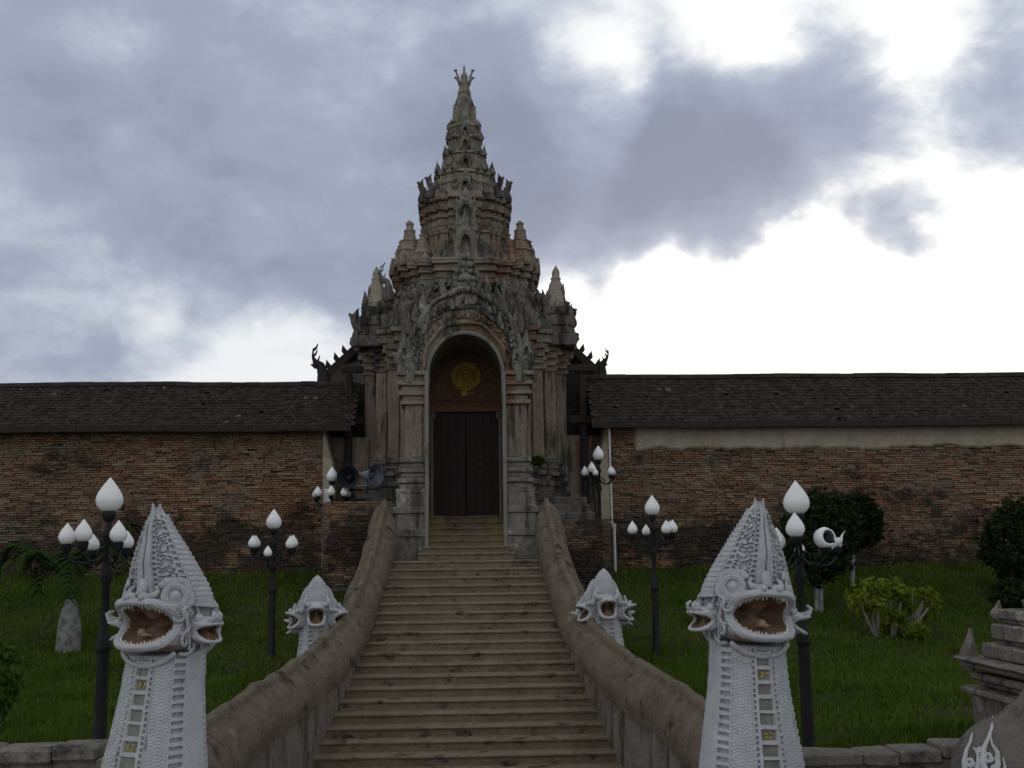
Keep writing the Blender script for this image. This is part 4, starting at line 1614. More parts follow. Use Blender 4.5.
build_porch()


# ------------------------------------------------------------------ side masses beside the tower and hall roof behind
def build_hall():
    t = thing('hall_roof', 'dark gabled hall roof behind the gateway with toothed bargeboards and hooked end finials', 'roof', (0, 31, 7.5))
    Yg = 28.9
    zl = zpx(376, Yg)
    xl = at(321, 376, Yg).x
    xr = at(605, 374, Yg).x
    xm = (xl + xr) / 2
    slope = (zpx(343, Yg) - zl) / (at(357, 343, Yg).x - xl)
    zr = zl + slope * (xm - xl)
    b = MB()
    b.loft([[(xl - .1, y, zl - .1), (xm, y, zr), (xr + .1, y, zl - .1), (xr + .1, y, zl - .28), (xm, y, zr - .2), (xl - .1, y, zl - .28)] for y in (Yg + .12, 36)])
    b.build('roof_deck', TIMBER, t)
    for sx, xe in ((-1, xl), (1, xr)):
        b = MB()
        rings = []
        for q in np.linspace(0, 1, 12):
            x = xe + (xm - xe) * q
            z = zl + (zr - zl) * q
            rings.append([(x, Yg, z - .22), (x, Yg, z + .06), (x, Yg + .10, z + .06), (x, Yg + .10, z - .22)])
        b.loft(rings)
        bb = b.build('bargeboard', TIMBER, t)
        n = 18
        b = MB()
        for k in range(1, n):
            q = k / n
            x = xe + (xm - xe) * q
            z = zl + (zr - zl) * q
            b.flame((x, Yg + .05, z + .03), .25, .17, .09, (sx * .10, 0), 0, .1 * sx)
        b.build('toothed_crest', TIMBER, bb)
        b = MB()
        if sx < 0:
            L = ((324, 382), (323, 372), (320, 364), (315, 361), (312.5, 355), (313, 349), (317, 344.5))
        else:
            L = ((602, 380), (602, 371), (602, 365), (605.5, 361), (608, 357), (608.5, 353), (608, 349.5))
        horn_finial(b, [(at(u, v, Yg).x, zpx(v, Yg)) for u, v in L], Yg + .05, .13 if sx < 0 else .105, .16 if sx < 0 else -.10)
        b.build('hooked_finial', TIMBER, t)
    # plastered masonry flanking the tower below the roof
    for sx in (-1, 1):
        b = MB()
        x0, x1 = sorted((sx * 2.3, sx * 4.6))
        b.box(x0, x1, 28.6, 30.5, 2.7, zl - .25)
        b.build('side_wall', TIMBER, t)
        b = MB()
        xa = at(349 if sx < 0 else 583, 400, 27.9).x
        b.bbox(xa - .09, xa + .09, 27.8, 27.98, 4.5, zl - .1, .02)
        b.build('timber_post', TIMBER, t)
        b = MB()
        x0, x1 = sorted((sx * 2.6, at(340 if sx < 0 else 598, 420, 27.6).x))
        b.bbox(x0, x1, 27.7, 27.85, zpx(424, 27.7), zpx(416, 27.7), .02)
        b.bbox(x0, x1, 27.7, 27.82, zpx(372, 27.7), zpx(365, 27.7), .02)
        b.build('tie_beam', TIMBER, t)
        b = MB()
        x0, x1 = sorted((sx * 2.45, sx * 3.75))
        b.bbox(x0, x1, 28.0, 28.58, 2.7, zpx(436, 28.0), .03)
        b.build('side_masonry', STONE, t, jitter=.03, jscale=3)
    return t


build_hall()


def build_rubble():
    t = TW['t']
    for sx in (-1, 1):
        b = MB()
        n = 7
        for k in range(n):
            zt = zpx(497 + 8 * k, 26.2)
            xo = 2.9 + .07 * k
            x0, x1 = sorted((sx * 1.9, sx * xo))
            b.bbox(x0, x1, 26.3 - .10 * k, 28.6, zt - .22, zt, .03)
        x0, x1 = sorted((sx * 1.62, sx * 3.1))
        b.bbox(x0, x1, 25.6, 28.6, 2.7, zpx(540, 26), .03)
        b.build('stepped_footing', STONE_DARK, t, jitter=.05, jscale=2.3)
        # low brick skirt between the tower and the enclosure wall
        b = MB()
        if sx < 0:
            xa, xb = at(322, 520, 25.5).x, at(396, 520, 25.5).x
        else:
            xa, xb = at(536, 530, 25.5).x, at(613, 530, 25.5).x
        brick_face(b, xa, xb, 2.85, zpx(520 if sx > 0 else 500, 25.6), 25.5, 77 + sx)
        b.build('brick_skirt', BRICK_MOSSY, t)


build_rubble()


# ================================================================== NAGA STATUES
def ring_curve(cx, cz, w, hu, hd, y0, P, n=64, pw=.52, ty=0.0):
    """closed mouth line: upper lip arch then lower lip arch, bulging forward (towards -y)"""
    out = []
    for k in range(n):
        a = 2 * PI * k / n
        s, c = math.sin(a), math.cos(a)
        z = cz + (hu if s > 0 else hd) * math.copysign(abs(s) ** pw, s)
        x = cx + w * math.copysign(abs(c) ** .66, c)
        y = y0 - P * abs(s) ** .8 * (1.0 if s > 0 else .96)
        out.append(Vector((x, y, z)))
    return out


def make_snout(scale, cz, wide, hu, hd, y0, prot, back_y, fine=True):
    """dragon snout with gaping mouth; returns meshes in a local frame facing -y"""
    n = 64 if fine else 32
    lip = ring_curve(0, cz, wide, hu, hd, y0, prot, n)
    ctr = Vector((0, y0, cz))

    def scaled(f, dy, fz=1.0):
        return [Vector((p.x * f, p.y + dy, cz + (p.z - cz) * f * fz)) for p in lip]
    head, jaw, cav, lips, teeth_u, teeth_l, tongue = MB(), MB(), MB(), MB(), MB(), MB(), MB()
    r1 = scaled(1.13, .015)
    r2 = scaled(1.20, .06)
    r3 = [Vector((p.x * 1.26, p.y * .62 + back_y * .38, cz + (p.z - cz) * 1.36)) for p in lip]
    r4 = [Vector((p.x * 1.28, p.y * .25 + back_y * .75, cz + (p.z - cz) * 1.46)) for p in lip]
    r5 = [Vector((p.x * 1.1, back_y + .10 * scale, cz + (p.z - cz) * 1.3)) for p in lip]
    rows = [lip, r1, r2, r3, r4, r5]
    P = np.array([[tuple(p) for p in r] for r in rows])
    h = n // 2
    e = n // 9
    up = P[:, list(range(n - e, n)) + list(range(0, h + e + 1))]
    lo = P[:4, list(range(h + e, n - e + 1))]
    head.grid(up)
    head.grid(P[3:, list(range(h + e, n - e + 1))])
    jaw.grid(lo)
    # lips: two rounded bands
    for f, dy, r in ((1.0, -.004, .020), (1.055, -.018, .019), (1.11, -.012, .019), (1.165, .010, .021)):
        q = scaled(f, dy * scale)
        lips.tube(q + [q[0]], r * scale, 8, cap=False)
    # notched edge on the outer band
    for k in range(0, n, 1 if fine else 2):
        p = scaled(1.20, .012 * scale)[k]
        lips.sphere(tuple(p), .016 * scale, 5, 4)
    i1 = scaled(.93, .04 * scale)
    i2 = scaled(.86, .12 * scale)
    i3 = scaled(.66, .20 * scale)
    i4 = scaled(.25, .23 * scale)
    P = np.array([[tuple(p) for p in r] for r in (lip, i1, i2, i3, i4)])
    cav.grid(P[:, ::-1], cu=True)
    cav.add(P[-1], [tuple(range(n))])
    # teeth
    m = 24 if fine else 12
    for row, sgn, tb, ln in ((teeth_u, 1, 32 if fine else 12, .046), (teeth_l, -1, 30 if fine else 12, .036)):
        for k in range(tb):
            a = PI * (k + .5) / tb
            if sgn < 0:
                a = PI + a
            s, c = math.sin(a), math.cos(a)
            z = cz + (hu if s > 0 else hd) * math.copysign(abs(s) ** .52, s) * .965
            x = wide * math.copysign(abs(c) ** .66, c) * .965
            y = y0 - prot * abs(s) ** .8 + .012 * scale
            L = ln * scale * (.75 + .5 * ((k * 7) % 5) / 5)
            row.tube([(x, y, z + sgn * .01), (x * .985, y + .005, z - sgn * L * .5), (x * .97, y + .012 * scale, z - sgn * L)], lambda q: .0125 * scale * (1.15 - q), 5)
    tongue.tube([(0, y0 + .02 * scale, cz - hd * .70), (0, y0 - prot * .25, cz - hd * .55), (0, y0 - prot * .55, cz - hd * .50)], lambda q: .075 * scale * (1 - .35 * q), 9, flat=.35)
    tongue.sphere((-.02 * scale, y0 - prot * .45, cz - hd * .42), .042 * scale, 10, 7)
    return dict(head=head, jaw=jaw, cavity=cav, lips=lips, upper=teeth_u, lower=teeth_l, tongue=tongue)


def sup(a, p):
    c, s = math.cos(a), math.sin(a)
    return math.copysign(abs(c) ** p, c), math.copysign(abs(s) ** p, s)


NECK = [(0.70, .56, .48, -.20), (1.2, .51, .43, -.16), (1.6, .465, .385, -.12), (2.0, .405, .34, -.07), (2.35, .36, .31, -.03), (2.62, .345, .30, 0), (2.90, .36, .30, 0)]
CROWN = [(3.02, .495, .30, .06), (3.12, .475, .32, .04), (3.20, .452, .325, .02), (3.34, .400, .31, -.02), (3.52, .320, .265, -.08), (3.70, .232, .19, -.13), (3.86, .14, .12, -.17), (3.98, .08, .07, -.19), (4.05, .03, .035, -.20)]


def make_big_naga():
    root = thing('naga_statue', 'x', 'statue', (0, 0, 0), 'white serpent statues beside the staircase')
    # plinth hidden under the frame edge
    b = MB()
    b.bbox(-.85, .85, -.95, .70, 0, .30, .03)
    b.bbox(-.75, .75, -.85, .62, .30, .55, .03)
    b.bbox(-.80, .80, -.90, .66, .55, .72, .03)
    b.build('plinth', WHITE, root)
    # --- neck with carved belts
    NA, NZ = 300, 236
    zs = np.linspace(.70, 2.92, NZ)
    P = np.zeros((NZ, NA, 3))
    T = np.array(NECK)
    ang = np.linspace(0, 2 * PI, NA, endpoint=False)
    for i, z in enumerate(zs):
        wx, wy, cy = (np.interp(z, T[:, 0], T[:, k]) for k in (1, 2, 3))
        # front centre at angle -pi/2
        c, s = np.cos(ang), np.sin(ang)
        ux = np.sign(c) * np.abs(c) ** .72
        uy = np.sign(s) * np.abs(s) ** .72
        x, y = wx * ux, wy * uy
        d = np.abs((ang + PI / 2 + PI) % (2 * PI) - PI)     # angle off the front
        f = np.abs(x) / wx                                   # 0 front .. 1 side
        front = (y < 0)
        ff = np.where(front, f, 2 - f)
        amp = np.zeros(NA)
        # belly ladder
        ph = ((z - .70) / .135) % 1.0
        ladder = ff < .235
        inpanel = (ff < .185) & (ph > .20) & (ph < .94)
        amp = np.where(ladder, .018, amp)
        amp = np.where(inpanel, -.030, amp)
        # beaded belt
        bead = (ff >= .235) & (ff < .345)
        hole = (ff > .265) & (ff < .315) & (((z / .052) % 1.0) < .55)
        amp = np.where(bead, .014, amp)
        amp = np.where(hole, -.018, amp)
        # overlapping scales
        sc = (ff >= .345) & (ff < .80)
        zz = (z / .030 + .20 * np.sin(ff * 58) + .3 * np.sin(ff * 23)) % 1.0
        amp = np.where(sc, .009 * (1 - zz) - .004, amp)
        # belt of deep slots
        st = (ff >= .80) & (ff < 1.0)
        slot = (ff > .835) & (ff < .965) & (((z / .073) % 1.0) < .46)
        amp = np.where(st, .012, amp)
        amp = np.where(slot, -.030, amp)
        bd = (ff >= 1.0) & (ff < 1.12)
        hole = (ff > 1.03) & (ff < 1.09) & (((z / .055) % 1.0) < .5)
        amp = np.where(bd, .012, amp)
        amp = np.where(hole, -.016, amp)
        zz = (z / .034 + .22 * np.sin(ff * 50)) % 1.0
        amp = np.where(ff >= 1.12, .008 * (1 - zz), amp)
        nx, ny = ux / wx, uy / wy
        ln = np.hypot(nx, ny) + 1e-6
        P[i, :, 0] = x + amp * nx / ln
        P[i, :, 1] = y + cy + amp * ny / ln
        P[i, :, 1] = np.maximum(P[i, :, 1], -1.0 + 1.20 * float(smooth(2.58, 2.72, z)))
        P[i, :, 2] = z
    b = MB()
    b.grid(P, cu=True)
    neck = b.build('neck', WHITE, root, jitter=.004, jscale=12)
    # mirror-glass belly panels lying in the ladder
    k = 0
    z = .70
    while z < 2.50:
        za, zb = z + .135 * .22, z + .135 * .92
        q = []
        for zz in (za, zb):
            wx, wy, cy = (np.interp(zz, T[:, 0], T[:, j]) for j in (1, 2, 3))
            yq = cy - wy + .012
            q.append((wx * .18, yq))
        b = MB()
        b.loft([[(-q[0][0], q[0][1], za), (q[0][0], q[0][1], za), (q[0][0], q[0][1] + .03, za), (-q[0][0], q[0][1] + .03, za)],
                [(-q[1][0], q[1][1], zb), (q[1][0], q[1][1], zb), (q[1][0], q[1][1] + .03, zb), (-q[1][0], q[1][1] + .03, zb)]])
        b.build('belly_panel', PANEL, neck)
        if k in (8, 12):
            b = MB()
            for j in range(4):
                u0, v0 = -.05 + .085 * random.random(), za + .012 + .05 * random.random()
                b.box(u0, u0 + .012 + .018 * random.random(), q[0][1] - .006 - .001 * j, q[0][1] + .01, v0, v0 + .010 + .012 * random.random())
            b.build('gilt_fragment', GILT, neck)
        z += .135
        k += 1
    # --- crown: four-sided leaf with carved belts and scrolls
    NA, NZ = 320, 190
    T = np.array(CROWN)
    zs = np.linspace(3.02, 4.05, NZ)
    ang = np.linspace(0, 2 * PI, NA, endpoint=False)
    P = np.zeros((NZ, NA, 3))
    for i, z in enumerate(zs):
        wx, wy, cy = (np.interp(z, T[:, 0], T[:, k]) for k in (1, 2, 3))
        c, s = np.cos(ang), np.sin(ang)
        pw = 1.12
        ux = np.sign(c) * np.abs(c) ** pw
        uy = np.sign(s) * np.abs(s) ** pw
        x, y = wx * ux, wy * uy
        f = np.abs(x)
        ff = np.abs(x) / wx
        front = y < 0
        amp = np.zeros(NA)
        k = float(smooth(3.10, 3.25, z))
        fad = 1 - float(smooth(3.9, 4.02, z))
        # twin central ribs
        rib = ff < .20
        groove = ff < .022
        amp = np.where(rib, .030, amp)
        amp = np.where(groove, -.010, amp)
        b1 = (ff >= .20) & (ff < .36)
        hole = (ff > .235) & (ff < .325) & (((z / .050) % 1.0) < .52)
        amp = np.where(b1, .012, amp)
        amp = np.where(hole, -.020, amp)
        b2 = (ff >= .36) & (ff < .44)
        hole = (ff > .375) & (ff < .425) & ((((z + .02) / .040) % 1.0) < .5)
        amp = np.where(b2, .004, amp)
        amp = np.where(hole, -.014, amp)
        sc = (ff >= .44) & (ff < .76)
        scr = np.sin((x * 38 + 6 * np.sin(z * 21))) * np.sin(z * 52 + 4 * np.sin(x * 25))
        amp = np.where(sc, np.where(scr > .05, .016, -.016), amp)
        b3 = (ff >= .76) & (ff < .90)
        hole = (ff > .79) & (ff < .87) & (((z / .058) % 1.0) < .55)
        amp = np.where(b3, .012, amp)
        amp = np.where(hole, -.020, amp)
        ed = ff >= .90
        amp = np.where(ed, .016 + .010 * (((z / .05) % 1.0) < .6), amp)
        amp = amp * k * (.25 + .75 * fad)
        P[i, :, 0] = (x + amp * np.sign(ux) * np.abs(ux) ** .5 * .7)
        P[i, :, 1] = y + cy + amp * np.sign(uy) * np.abs(uy) ** .5
        P[i, :, 1] = np.maximum(P[i, :, 1], -1.0 + 1.15 * (1 - float(smooth(3.08, 3.17, z))))
        P[i, :, 2] = z
    b = MB()
    b.grid(P, cu=True)
    b.add(P[-1], [tuple(range(NA))])
    b.add(P[0], [tuple(reversed(range(NA)))])
    # split tip
    b.flame((-.035, -.21, 3.93), .16, .07, .07, (-.01, -.01))
    b.flame((.035, -.21, 3.93), .15, .07, .07, (.012, -.01))
    crown = b.build('crown', WHITE, root, jitter=.005, jscale=11)
    # flame edging down both ridges of the crown
    for sx in (-1, 1):
        b = MB()
        for k in range(22):
            q = k / 21
            z = 3.10 + .82 * q
            wx, cy = np.interp(z, T[:, 0], T[:, 1]), np.interp(z, T[:, 0], T[:, 3])
            b.flame((sx * (wx - .012), cy + .01, z - .01), .075, .045, .05, (sx * .012, 0))
        b.build('crest_edging', WHITE, crown)
    # --- main snout
    M = make_snout(1.0, 2.955, .288, .195, .195, -.22, .25, .12)
    h = M['head'].build('upper_jaw', WHITE, root, shade=True, jitter=.006, jscale=9)
    M['upper'].build('upper_teeth', TOOTH, h)
    M['lips'].build('lips', WHITE, root, shade=True, jitter=.006, jscale=14)
    M['cavity'].build('mouth_cavity', MOUTH, root, shade=True)
    j = M['jaw'].build('lower_jaw', CHIN, root, shade=True, jitter=.006, jscale=9)
    M['lower'].build('lower_teeth', TOOTH, j)
    M['tongue'].build('tongue', CHIN, j, shade=True)
    # back of the head behind the jaws
    b = MB()
    b.sphere((0, .30, 2.92), .36, 24, 16, (1.05, .62, 1.0))
    for sx in (-1, 1):
        b.sphere((sx * .29, .16, 2.98), .17, 16, 12, (.85, .9, 1.25))
    b.build('skull', WHITE, root, shade=True, jitter=.008, jscale=9)
    # chin collar of beads
    b = MB()
    for k in range(34):
        a = PI * 1.16 + PI * .68 * (k + .5) / 34
        b.sphere((.345 * math.cos(a), -.20 - .12 * abs(math.sin(a)), 2.79 + .225 * math.sin(a)), .026, 6, 5)
    b.build('beaded_collar', WHITE, root)
    # nostrils and snout curls
    b = MB()
    for sx in (-1, 1):
        b.sphere((sx * .075, -.425, 3.195), .062, 10, 7, (1, .9, .9))
        b.sphere((sx * .085, -.485, 3.205), .03, 7, 5)
        b.tube([(sx * .10, -.41, 3.20), (sx * .16, -.37, 3.23), (sx * .17, -.33, 3.27), (sx * .13, -.33, 3.30)], lambda q: .038 - .018 * q, 7)
    b.tube([(0, -.40, 3.21), (0, -.36, 3.28), (0, -.33, 3.36)], .05, 8)
    b.build('nostrils', WHITE, root, shade=True)
    # eyes: rings round a ball, with a spiral brow
    for sx in (-1, 1):
        n = Vector((sx * .74, -.64, .20)).normalized()
        u = Vector((0, 0, 1)).cross(n).normalized()
        v = n.cross(u)
        c = Vector((sx * .285, -.250, 3.21))

        def pt(r, a, o=0.0):
            return tuple(c + (u * (r * math.cos(a)) + v * (r * math.sin(a))) * .66 + n * o)
        b = MB()
        rows = []
        for r, o in ((.205, -.10), (.20, -.01), (.165, .02), (.13, .02), (.115, .0)):
            rows.append([pt(r, 2 * PI * k / 32, o) for k in range(32)])
        b.grid(rows, cu=True)
        b.add(rows[-1], [tuple(range(32))])
        for r, rr, o in ((.178, .014, .025), (.150, .014, .03), (.118, .013, .025), (.080, .011, .015)):
            b.tube([pt(r, 2 * PI * k / 28, o) for k in range(29)], rr, 7, cap=False)
        e = b.build('eye', WHITE, root, shade=True, jitter=.004, jscale=12)
        b = MB()
        b.sphere(pt(0, 0, -.01), .058, 12, 8)
        b.build('eyeball', WHITE, e, shade=True)
        # brow: sweeps over the eye and curls under its outer corner
        pts = []
        for k in range(20):
            a = (2.6 - .21 * k) if sx > 0 else (PI - 2.6 + .21 * k)
            pts.append(pt(.215 + .012 * math.sin(k), a, .015))
        for k in range(12):
            rr = .085 - .006 * k
            a0 = -.5 * k
            q = Vector(pts[19])
            d = Vector((sx * .02, .01, -.05))
            pts.append(tuple(q + d + u * (sx * rr * math.sin(a0) * 1.0) + v * (rr * math.cos(a0))))
        b = MB()
        b.tube(pts, lambda q: .024 - .010 * q, 7)
        pts2 = [tuple(c + (Vector(p) - c) * 1.16) for p in pts[:20]]
        b.tube(pts2, lambda q: .020 - .008 * q, 7)
        b.build('brow_scroll', WHITE, e, shade=True)
    # --- mane curls and bead rows over the cheeks
    for sx in (-1, 1):
        for k, (x0, y0, z0) in enumerate(((.315, -.19, 2.79), (.335, -.17, 2.93), (.33, -.20, 3.05), (.325, -.09, 2.74))):
            b = MB()
            pts = []
            for j in range(16):
                a = j * .5
                r = .070 * (1 - j / 20)
                pts.append((sx * (x0 + .045 + .01 * j / 16), y0 + r * math.cos(a) * .8, z0 + r * math.sin(a)))
            pts = [(sx * (x0 - .02), y0 - .10, z0 - .07), (sx * (x0 + .03), y0 - .03, z0 - .075)] + pts[9:] if k % 2 else pts
            b.tube(pts, lambda q: .022 - .010 * q, 6)
            b.build('mane_curl', WHITE, root, shade=True, jitter=.004, jscale=14)
        for dx, dy in ((.365, -.22), (.385, -.06)):
            b = MB()
            for k in range(24):
                q = k / 23
                b.sphere((sx * (dx + .02 * math.sin(q * PI)), dy + .10 * q, 3.12 - .40 * q), .019, 6, 5)
            b.build('bead_row', WHITE, root)
    # --- side heads gaping outwards
    for sx in (-1, 1):
        S = make_snout(.52, 0.0, .108, .082, .078, -.10, .17, .0, fine=False)
        for nm, dz, yw, off in (('side_head', 0, 70, (.375, .02, 2.90)),):
            Mx = Matrix.Translation(Vector((sx * off[0], off[1], off[2]))) @ Matrix.Rotation(R(sx * yw), 4, 'Z') @ Matrix.Rotation(R(8), 4, 'X')
            hb = MB()
            hb.merge(S['head'], Mx)
            for s2 in (-1, 1):
                hb.sphere(tuple(Mx @ Vector((s2 * .085, -.10, .115))), .042, 8, 6)
                hb.tube([tuple(Mx @ Vector(p)) for p in ((s2 * .035, -.20, .09), (s2 * .04, -.27, .12), (s2 * .035, -.28, .17), (s2 * .03, -.24, .19))], lambda q: .030 - .018 * q, 6)
                hb.tube([tuple(Mx @ Vector(p)) for p in ((s2 * .12, -.02, .12), (s2 * .16, .02, .20), (s2 * .12, .04, .26))], lambda q: .04 - .025 * q, 7)
            hd = hb.build(nm, WHITE, root, shade=True, jitter=.006, jscale=12)
            MB().merge(S['jaw'], Mx).build('lower_jaw', WHITE, hd, shade=True, jitter=.005, jscale=12)
            MB().merge(S['lips'], Mx).build('lips', WHITE, hd, shade=True)
            MB().merge(S['cavity'], Mx).build('mouth_cavity', MOUTH, hd, shade=True)
            MB().merge(S['upper'], Mx).build('upper_teeth', TOOTH, hd)
            MB().merge(S['lower'], Mx).build('lower_teeth', TOOTH, hd)
    return root


def place_naga(root, px, Y, ang, label):
    x = at(px, 640, Y).x
    root.location = (x, Y, 0)
    root.rotation_euler = (0, 0, R(ang))
    root['label'] = label


NG = make_big_naga()
NG2 = copy_tree(NG)
place_naga(NG, 167, 11.0, -25, 'large white open-mouthed serpent statue at the lower left end of the stairs')
place_naga(NG2, 732, 11.0, 14, 'large white open-mouthed serpent statue at the lower right end of the stairs')
NG2.rotation_euler = (0, R(3.5), R(14))


def make_small_naga():
    root = thing('naga_statue', 'x', 'statue', (0, 0, 0), 'white serpent statues beside the staircase')
    b = MB()
    NA, NZ = 150, 90
    zs = np.linspace(-.1, 1.0, NZ)
    ang = np.linspace(0, 2 * PI, NA, endpoint=False)
    P = np.zeros((NZ, NA, 3))
    for i, z in enumerate(zs):
        wx = np.interp(z, [-.1, .5, 1.0], [.38, .31, .27])
        wy = wx * .75
        cy = -.10 * (1 - z)
        c, s = np.cos(ang), np.sin(ang)
        ux, uy = np.sign(c) * np.abs(c) ** .7, np.sign(s) * np.abs(s) ** .7
        ff = np.where(uy < 0, np.abs(ux), 2 - np.abs(ux))
        amp = np.zeros(NA)
        hole = (ff > .20) & (ff < .40) & (((z / .075) % 1.0) < .42)
        amp = np.where(hole, -.03, amp)
        hole = (ff > .80) & (ff < .92) & (((z / .075) % 1.0) < .42)
        amp = np.where(hole, -.025, amp)
        sc = (ff > .42) & (ff < .78)
        amp = np.where(sc, .006 * (1 - (z / .035) % 1.0), amp)
        P[i] = np.stack([(wx + amp) * ux, (wy + amp) * uy + cy, 0 * ang + z], -1)
    b.grid(P, cu=True)
    b.build('neck', WHITE, root, jitter=.004, jscale=10)
    # leaf crowns stepping down to the sides
    for nm, cx, w, z0, z1, yy, lean in (('crown', 0, .205, .95, 1.72, -.02, -.05), ('side_crown', -.225, .125, .85, 1.54, .05, 0), ('side_crown', .225, .125, .85, 1.54, .05, 0), ('side_crown', -.335, .105, .85, 1.36, .12, 0), ('side_crown', .335, .105, .85, 1.36, .12, 0)):
        NA, NZ = 90, 70
        ang = np.linspace(0, 2 * PI, NA, endpoint=False)
        P = np.zeros((NZ, NA, 3))
        for i, q in enumerate(np.linspace(0, 1, NZ)):
            k = np.interp(q, [0, .12, .3, .55, .8, .93, 1], [.85, .98, 1.0, .93, .66, .34, .04])
            c, s = np.cos(ang), np.sin(ang)
            ux, uy = np.sign(c) * np.abs(c) ** 1.05, np.sign(s) * np.abs(s) ** 1.05
            ff = np.abs(ux)
            amp = .014 * (np.sin(ff * 26) > 0) * (.5 + .5 * (((q / .05) % 1) < .6)) * k
            P[i] = np.stack([cx * (1 - .28 * q) + (w * k + amp) * ux, yy + lean * q + (w * .75 * k + amp) * uy, 0 * ang + z0 + (z1 - z0) * q], -1)
        b = MB()
        b.grid(P, cu=True)
        b.add(P[-1], [tuple(range(NA))])
        b.build(nm, WHITE, root, jitter=.005, jscale=10)
    for nm, x, y, z, yw, sc in (('head', 0, -.27, 1.06, 0, .74), ('side_head', -.29, -.12, .98, -58, .62), ('side_head', .29, -.12, .98, 58, .62), ('side_head', -.34, .08, .86, -88, .54), ('side_head', .34, .08, .86, 88, .54)):
        S = make_snout(sc, 0.0, .17 * sc, .20 * sc, .18 * sc, -.10 * sc, .24 * sc, .30 * sc, fine=False)
        Mx = Matrix.Translation(Vector((x, y, z))) @ Matrix.Rotation(R(yw), 4, 'Z') @ Matrix.Rotation(R(6), 4, 'X')
        hb = MB()
        hb.merge(S['head'], Mx)
        for s2 in (-1, 1):
            hb.sphere(tuple(Mx @ Vector((s2 * .19 * sc, -.16 * sc, .25 * sc))), .060 * sc, 8, 6)
            hb.sphere(tuple(Mx @ Vector((s2 * .07 * sc, -.36 * sc, .22 * sc))), .036 * sc, 7, 5)
            hb.tube([tuple(Mx @ Vector(p)) for p in ((s2 * .20 * sc, -.05 * sc, .18 * sc), (s2 * .28 * sc, 0, .30 * sc), (s2 * .22 * sc, .02, .42 * sc))], lambda q: (.06 - .035 * q) * sc, 6)
        hd = hb.build(nm, WHITE, root, shade=True, jitter=.006, jscale=12)
        MB().merge(S['jaw'], Mx).build('lower_jaw', WHITE, hd, shade=True)
        MB().merge(S['lips'], Mx).build('lips', WHITE, hd, shade=True)
        MB().merge(S['cavity'], Mx).build('mouth_cavity', MOUTH, hd, shade=True)
        tb = MB().merge(S['upper'], Mx)
        tb.merge(S['lower'], Mx)
        tb.build('teeth', TOOTH, hd)
    return root


SN = make_small_naga()
SN2 = copy_tree(SN)
for o, px, ang, lab in ((SN, 317, 6, 'small white many-headed serpent statue behind the left balustrade'), (SN2, 604, 4, 'small white many-headed serpent statue behind the right balustrade')):
    p = at(px, 620, 19.5)
    o.location = (p.x, 19.5, zpx(573 if px < 400 else 570, 19.5) - 1.72)
    o.rotation_euler = (0, 0, R(ang))
    o['label'] = lab


# ================================================================== STREET LAMPS
def globe_profile(s):
    """flame-shaped opal globe, pointed at the top"""
    pr = [(.050, 0), (.085, .010), (.120, .04), (.146, .085), (.153, .13), (.144, .18), (.120, .23), (.088, .28), (.054, .325), (.024, .365), (.004, .39)]
    return [(r * s * .94, z * s * .94) for r, z in pr]


